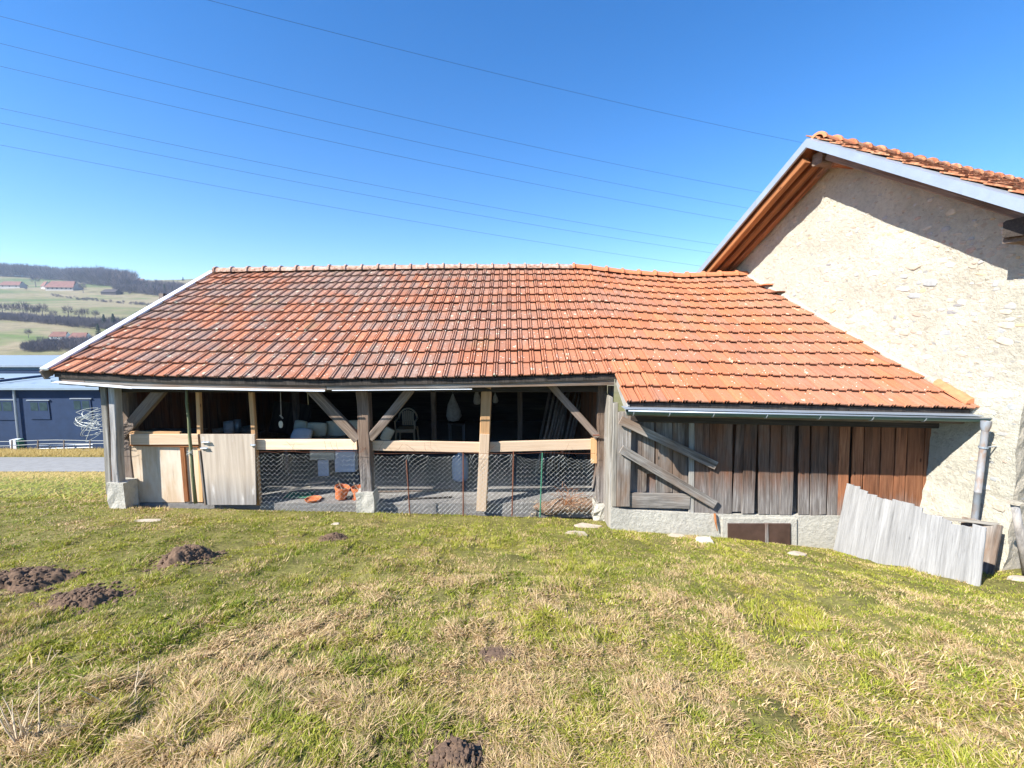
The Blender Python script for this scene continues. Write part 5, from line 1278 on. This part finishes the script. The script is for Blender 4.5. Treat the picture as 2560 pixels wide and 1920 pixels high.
tree(309, 736, 14, 'small leafless tree right of the long black barn'); tree(325, 738, 9, 'tiny bush-like tree, nearest right of the small leafless tree'); tree(66, 728, 10, 'little leafless tree below the small red house'); tree(72, 845, 24, 'leafless tree below the green field')
for x_, y_, h_, l_ in ((369, 735, 24, 'tall narrow dark conifer at the lower edge of the wood'), (385, 738, 22, 'broad dark conifer right of the tall narrow one'), (413, 740, 28, 'largest dark conifer in the wood beside the shed roof'), (432, 740, 24, 'dark conifer at the right end of the wood'), (247, 840, 30, 'dark conifer beside the pair of red-roofed houses'), (262, 822, 34, 'dark conifer in the left of the clump above the houses'), (285, 822, 36, 'dark conifer in the right of the clump above the houses'), (458, 702, 9, 'lone small conifer on the hilltop skyline')):
    tree(x_, y_, h_, l_, True, 1.2 if h_ > 20 else 1.5, 'conifers on the far hillside')
def wood_mass(name, lab, spec, n, hm, seed, con=0.0):
    """spec: list of pixel columns with lower and upper ground pixel rows; one joined mass of trees"""
    rr = random.Random(seed); V = []; Fs = []; off = 0; xs_ = [s[0] for s in spec]
    srcs = [(np.array([v.co[:] for v in c.vertices]), np.array([p.vertices[:] for p in c.polygons])) for _, c in [tree_mesh(50 + i, dens=130) for i in range(3)]]
    for i in range(n):
        px = rr.uniform(xs_[0], xs_[-1]); lo = np.interp(px, xs_, [s[1] for s in spec]); up = np.interp(px, xs_, [s[2] for s in spec]); py = rr.uniform(up, lo)
        p = onhill(px, py, 220); h = hm * rr.uniform(.7, 1.15); v, f = rr.choice(srcs); a = rr.uniform(0, 6.28); c, s = math.cos(a), math.sin(a)
        w = h * rr.uniform(.8, 1.3); x_ = (v[:, 0] * c - v[:, 1] * s) * w + p.x; y_ = (v[:, 0] * s + v[:, 1] * c) * w + p.y; z_ = (v[:, 2] - .34) * h * 1.15 + p.z
        V.append(np.stack([x_, y_, z_], 1)); Fs.append(f + off); off += len(v)
    o = add(name, bigmesh(name, np.concatenate(V), [np.concatenate(Fs)], M['twig'])); tag(o, lab, 'wood', kind='stuff')
wood_mass('ridge_wood', 'bluish leafless wood along the top of the far hill', [(-160, 682, 668), (0, 690, 672), (75, 698, 678), (180, 708, 686), (290, 722, 700), (330, 730, 706)], 700, 38, 1)
wood_mass('slope_wood', 'leafless wood slanting down the hill towards the shed roof', [(290, 730, 712), (360, 738, 716), (430, 745, 722), (520, 752, 728)], 260, 20, 2)
wood_mass('lane_scrub', 'dark leafless scrub below the tree-lined lane', [(-60, 800, 792), (60, 806, 796), (160, 816, 804), (230, 826, 806), (330, 828, 806)], 420, 9, 3)
wood_mass('valley_scrub', 'leafless scrub and bushes around the houses above the valley floor', [(60, 884, 872), (110, 880, 858), (200, 882, 856), (300, 882, 852), (420, 884, 846)], 380, 7, 4)
wood_mass('hedge_line', 'thin dark hedge across the meadow below the farm', [(130, 742, 738), (200, 752, 746), (300, 760, 756), (400, 768, 764)], 110, 5, 5)
M['far_roof'] = plain('far_roof', (.22, .11, .085), .9, 0, .2, .3); M['far_wall'] = plain('far_wall', (.45, .42, .38), .9, 0, .1, .3); M['far_dark'] = plain('far_dark', (.06, .05, .05), .9, 0, .2, .3); M['far_white'] = plain('far_white', (.75, .74, .7), .9, 0, .05, .3)
def house(px, py, wpx, hpx, lab, wall='far_wall', roof='far_roof', nw=4, rot=.12, rf=.6, nm='farmhouse'):
    p = onhill(px, py, 200); D = p.y; W_ = wpx / F * D; H = hpx / F * D; d = W_ * .45
    t = thing(nm, lab, 'house' if nm != 'field_barn' else 'barn', p); Mx = Matrix.Translation(p) @ Matrix.Rotation(rot, 4, 'Z'); hw = H * (1 - rf)
    m = MB(); m.box((-W_ / 2, -d / 2, -2), (W_ / 2, d / 2, hw)); m.add([(-W_ / 2, -d / 2, hw), (-W_ / 2, d / 2, hw), (-W_ / 2, 0, H * .96), (W_ / 2, -d / 2, hw), (W_ / 2, d / 2, hw), (W_ / 2, 0, H * .96)], [(0, 2, 1), (3, 4, 5)])
    wl = m.obj('wall', M[wall], t, M=Mx)
    m = MB(); e = W_ * .04; h2 = hw - .3
    for s_ in (-1, 1): m.add([(-W_ / 2 - e, s_ * (d / 2 + e), h2), (W_ / 2 + e, s_ * (d / 2 + e), h2), (W_ / 2 + e * .2 - (W_ * .08), 0, H), (-W_ / 2 - e * .2 + (W_ * .08), 0, H), (-W_ / 2 - e, s_ * (d / 2 + e), h2 - .4), (W_ / 2 + e, s_ * (d / 2 + e), h2 - .4)], [(0, 1, 2, 3), (0, 4, 5, 1)])
    m.obj('roof', M[roof], t, M=Mx)
    for i in range(nw):
        x_ = -W_ / 2 + W_ * (i + .5) / nw; m = MB(); m.box((x_ - W_ * .03, -d / 2 - .1, hw * .3), (x_ + W_ * .03, -d / 2 - .02, hw * .75)); m.obj('window', M['far_dark'], t, M=Mx)
house(161, 726, 60, 22, 'long red-roofed farmhouse in the middle of the far hillside', rf=.72, nw=6)
house(116, 723, 26, 18, 'small red-roofed building attached left of the long farmhouse', rot=-.5, nw=2)
house(34, 720, 44, 16, 'small house with a brown roof at the left end of the hillside', nw=3)
house(280, 736, 40, 12, 'long black field barn on the meadow right of the farm', 'far_dark', 'far_dark', nw=0, nm='field_barn', rot=-.1)
house(323, 702, 30, 9, 'white-walled farm with a red roof on the hilltop', 'far_white', nw=3); house(302, 702, 11, 7, 'small white building left of the hilltop farm', 'far_white', nw=1); house(352, 703, 16, 6, 'low brown shed right of the hilltop farm', nw=0, nm='field_barn')
house(152, 848, 36, 18, 'left one of two red-roofed houses above the valley scrub', 'far_white', nw=3); house(202, 850, 38, 18, 'right one of two red-roofed houses above the valley scrub', 'far_white', nw=3)

# ------------------------------------------------------------------ haze
HZ = NT('haze_air'); HZ.t.nodes.remove(HZ.b); vv = HZ.n('ShaderNodeVolumePrincipled'); vv.inputs['Density'].default_value = .0002; vv.inputs['Color'].default_value = (.7, .83, 1, 1); vv.inputs['Anisotropy'].default_value = .1
HZ.l(vv.outputs[0], HZ.out.inputs['Volume'])
m = MB(); m.box((-3700, -420, -60), (3700, 5300, 230)); hz = m.obj('haze', HZ.m); hz['category'] = 'haze'; tag(hz, 'thin bluish air haze over the valley', kind='stuff')
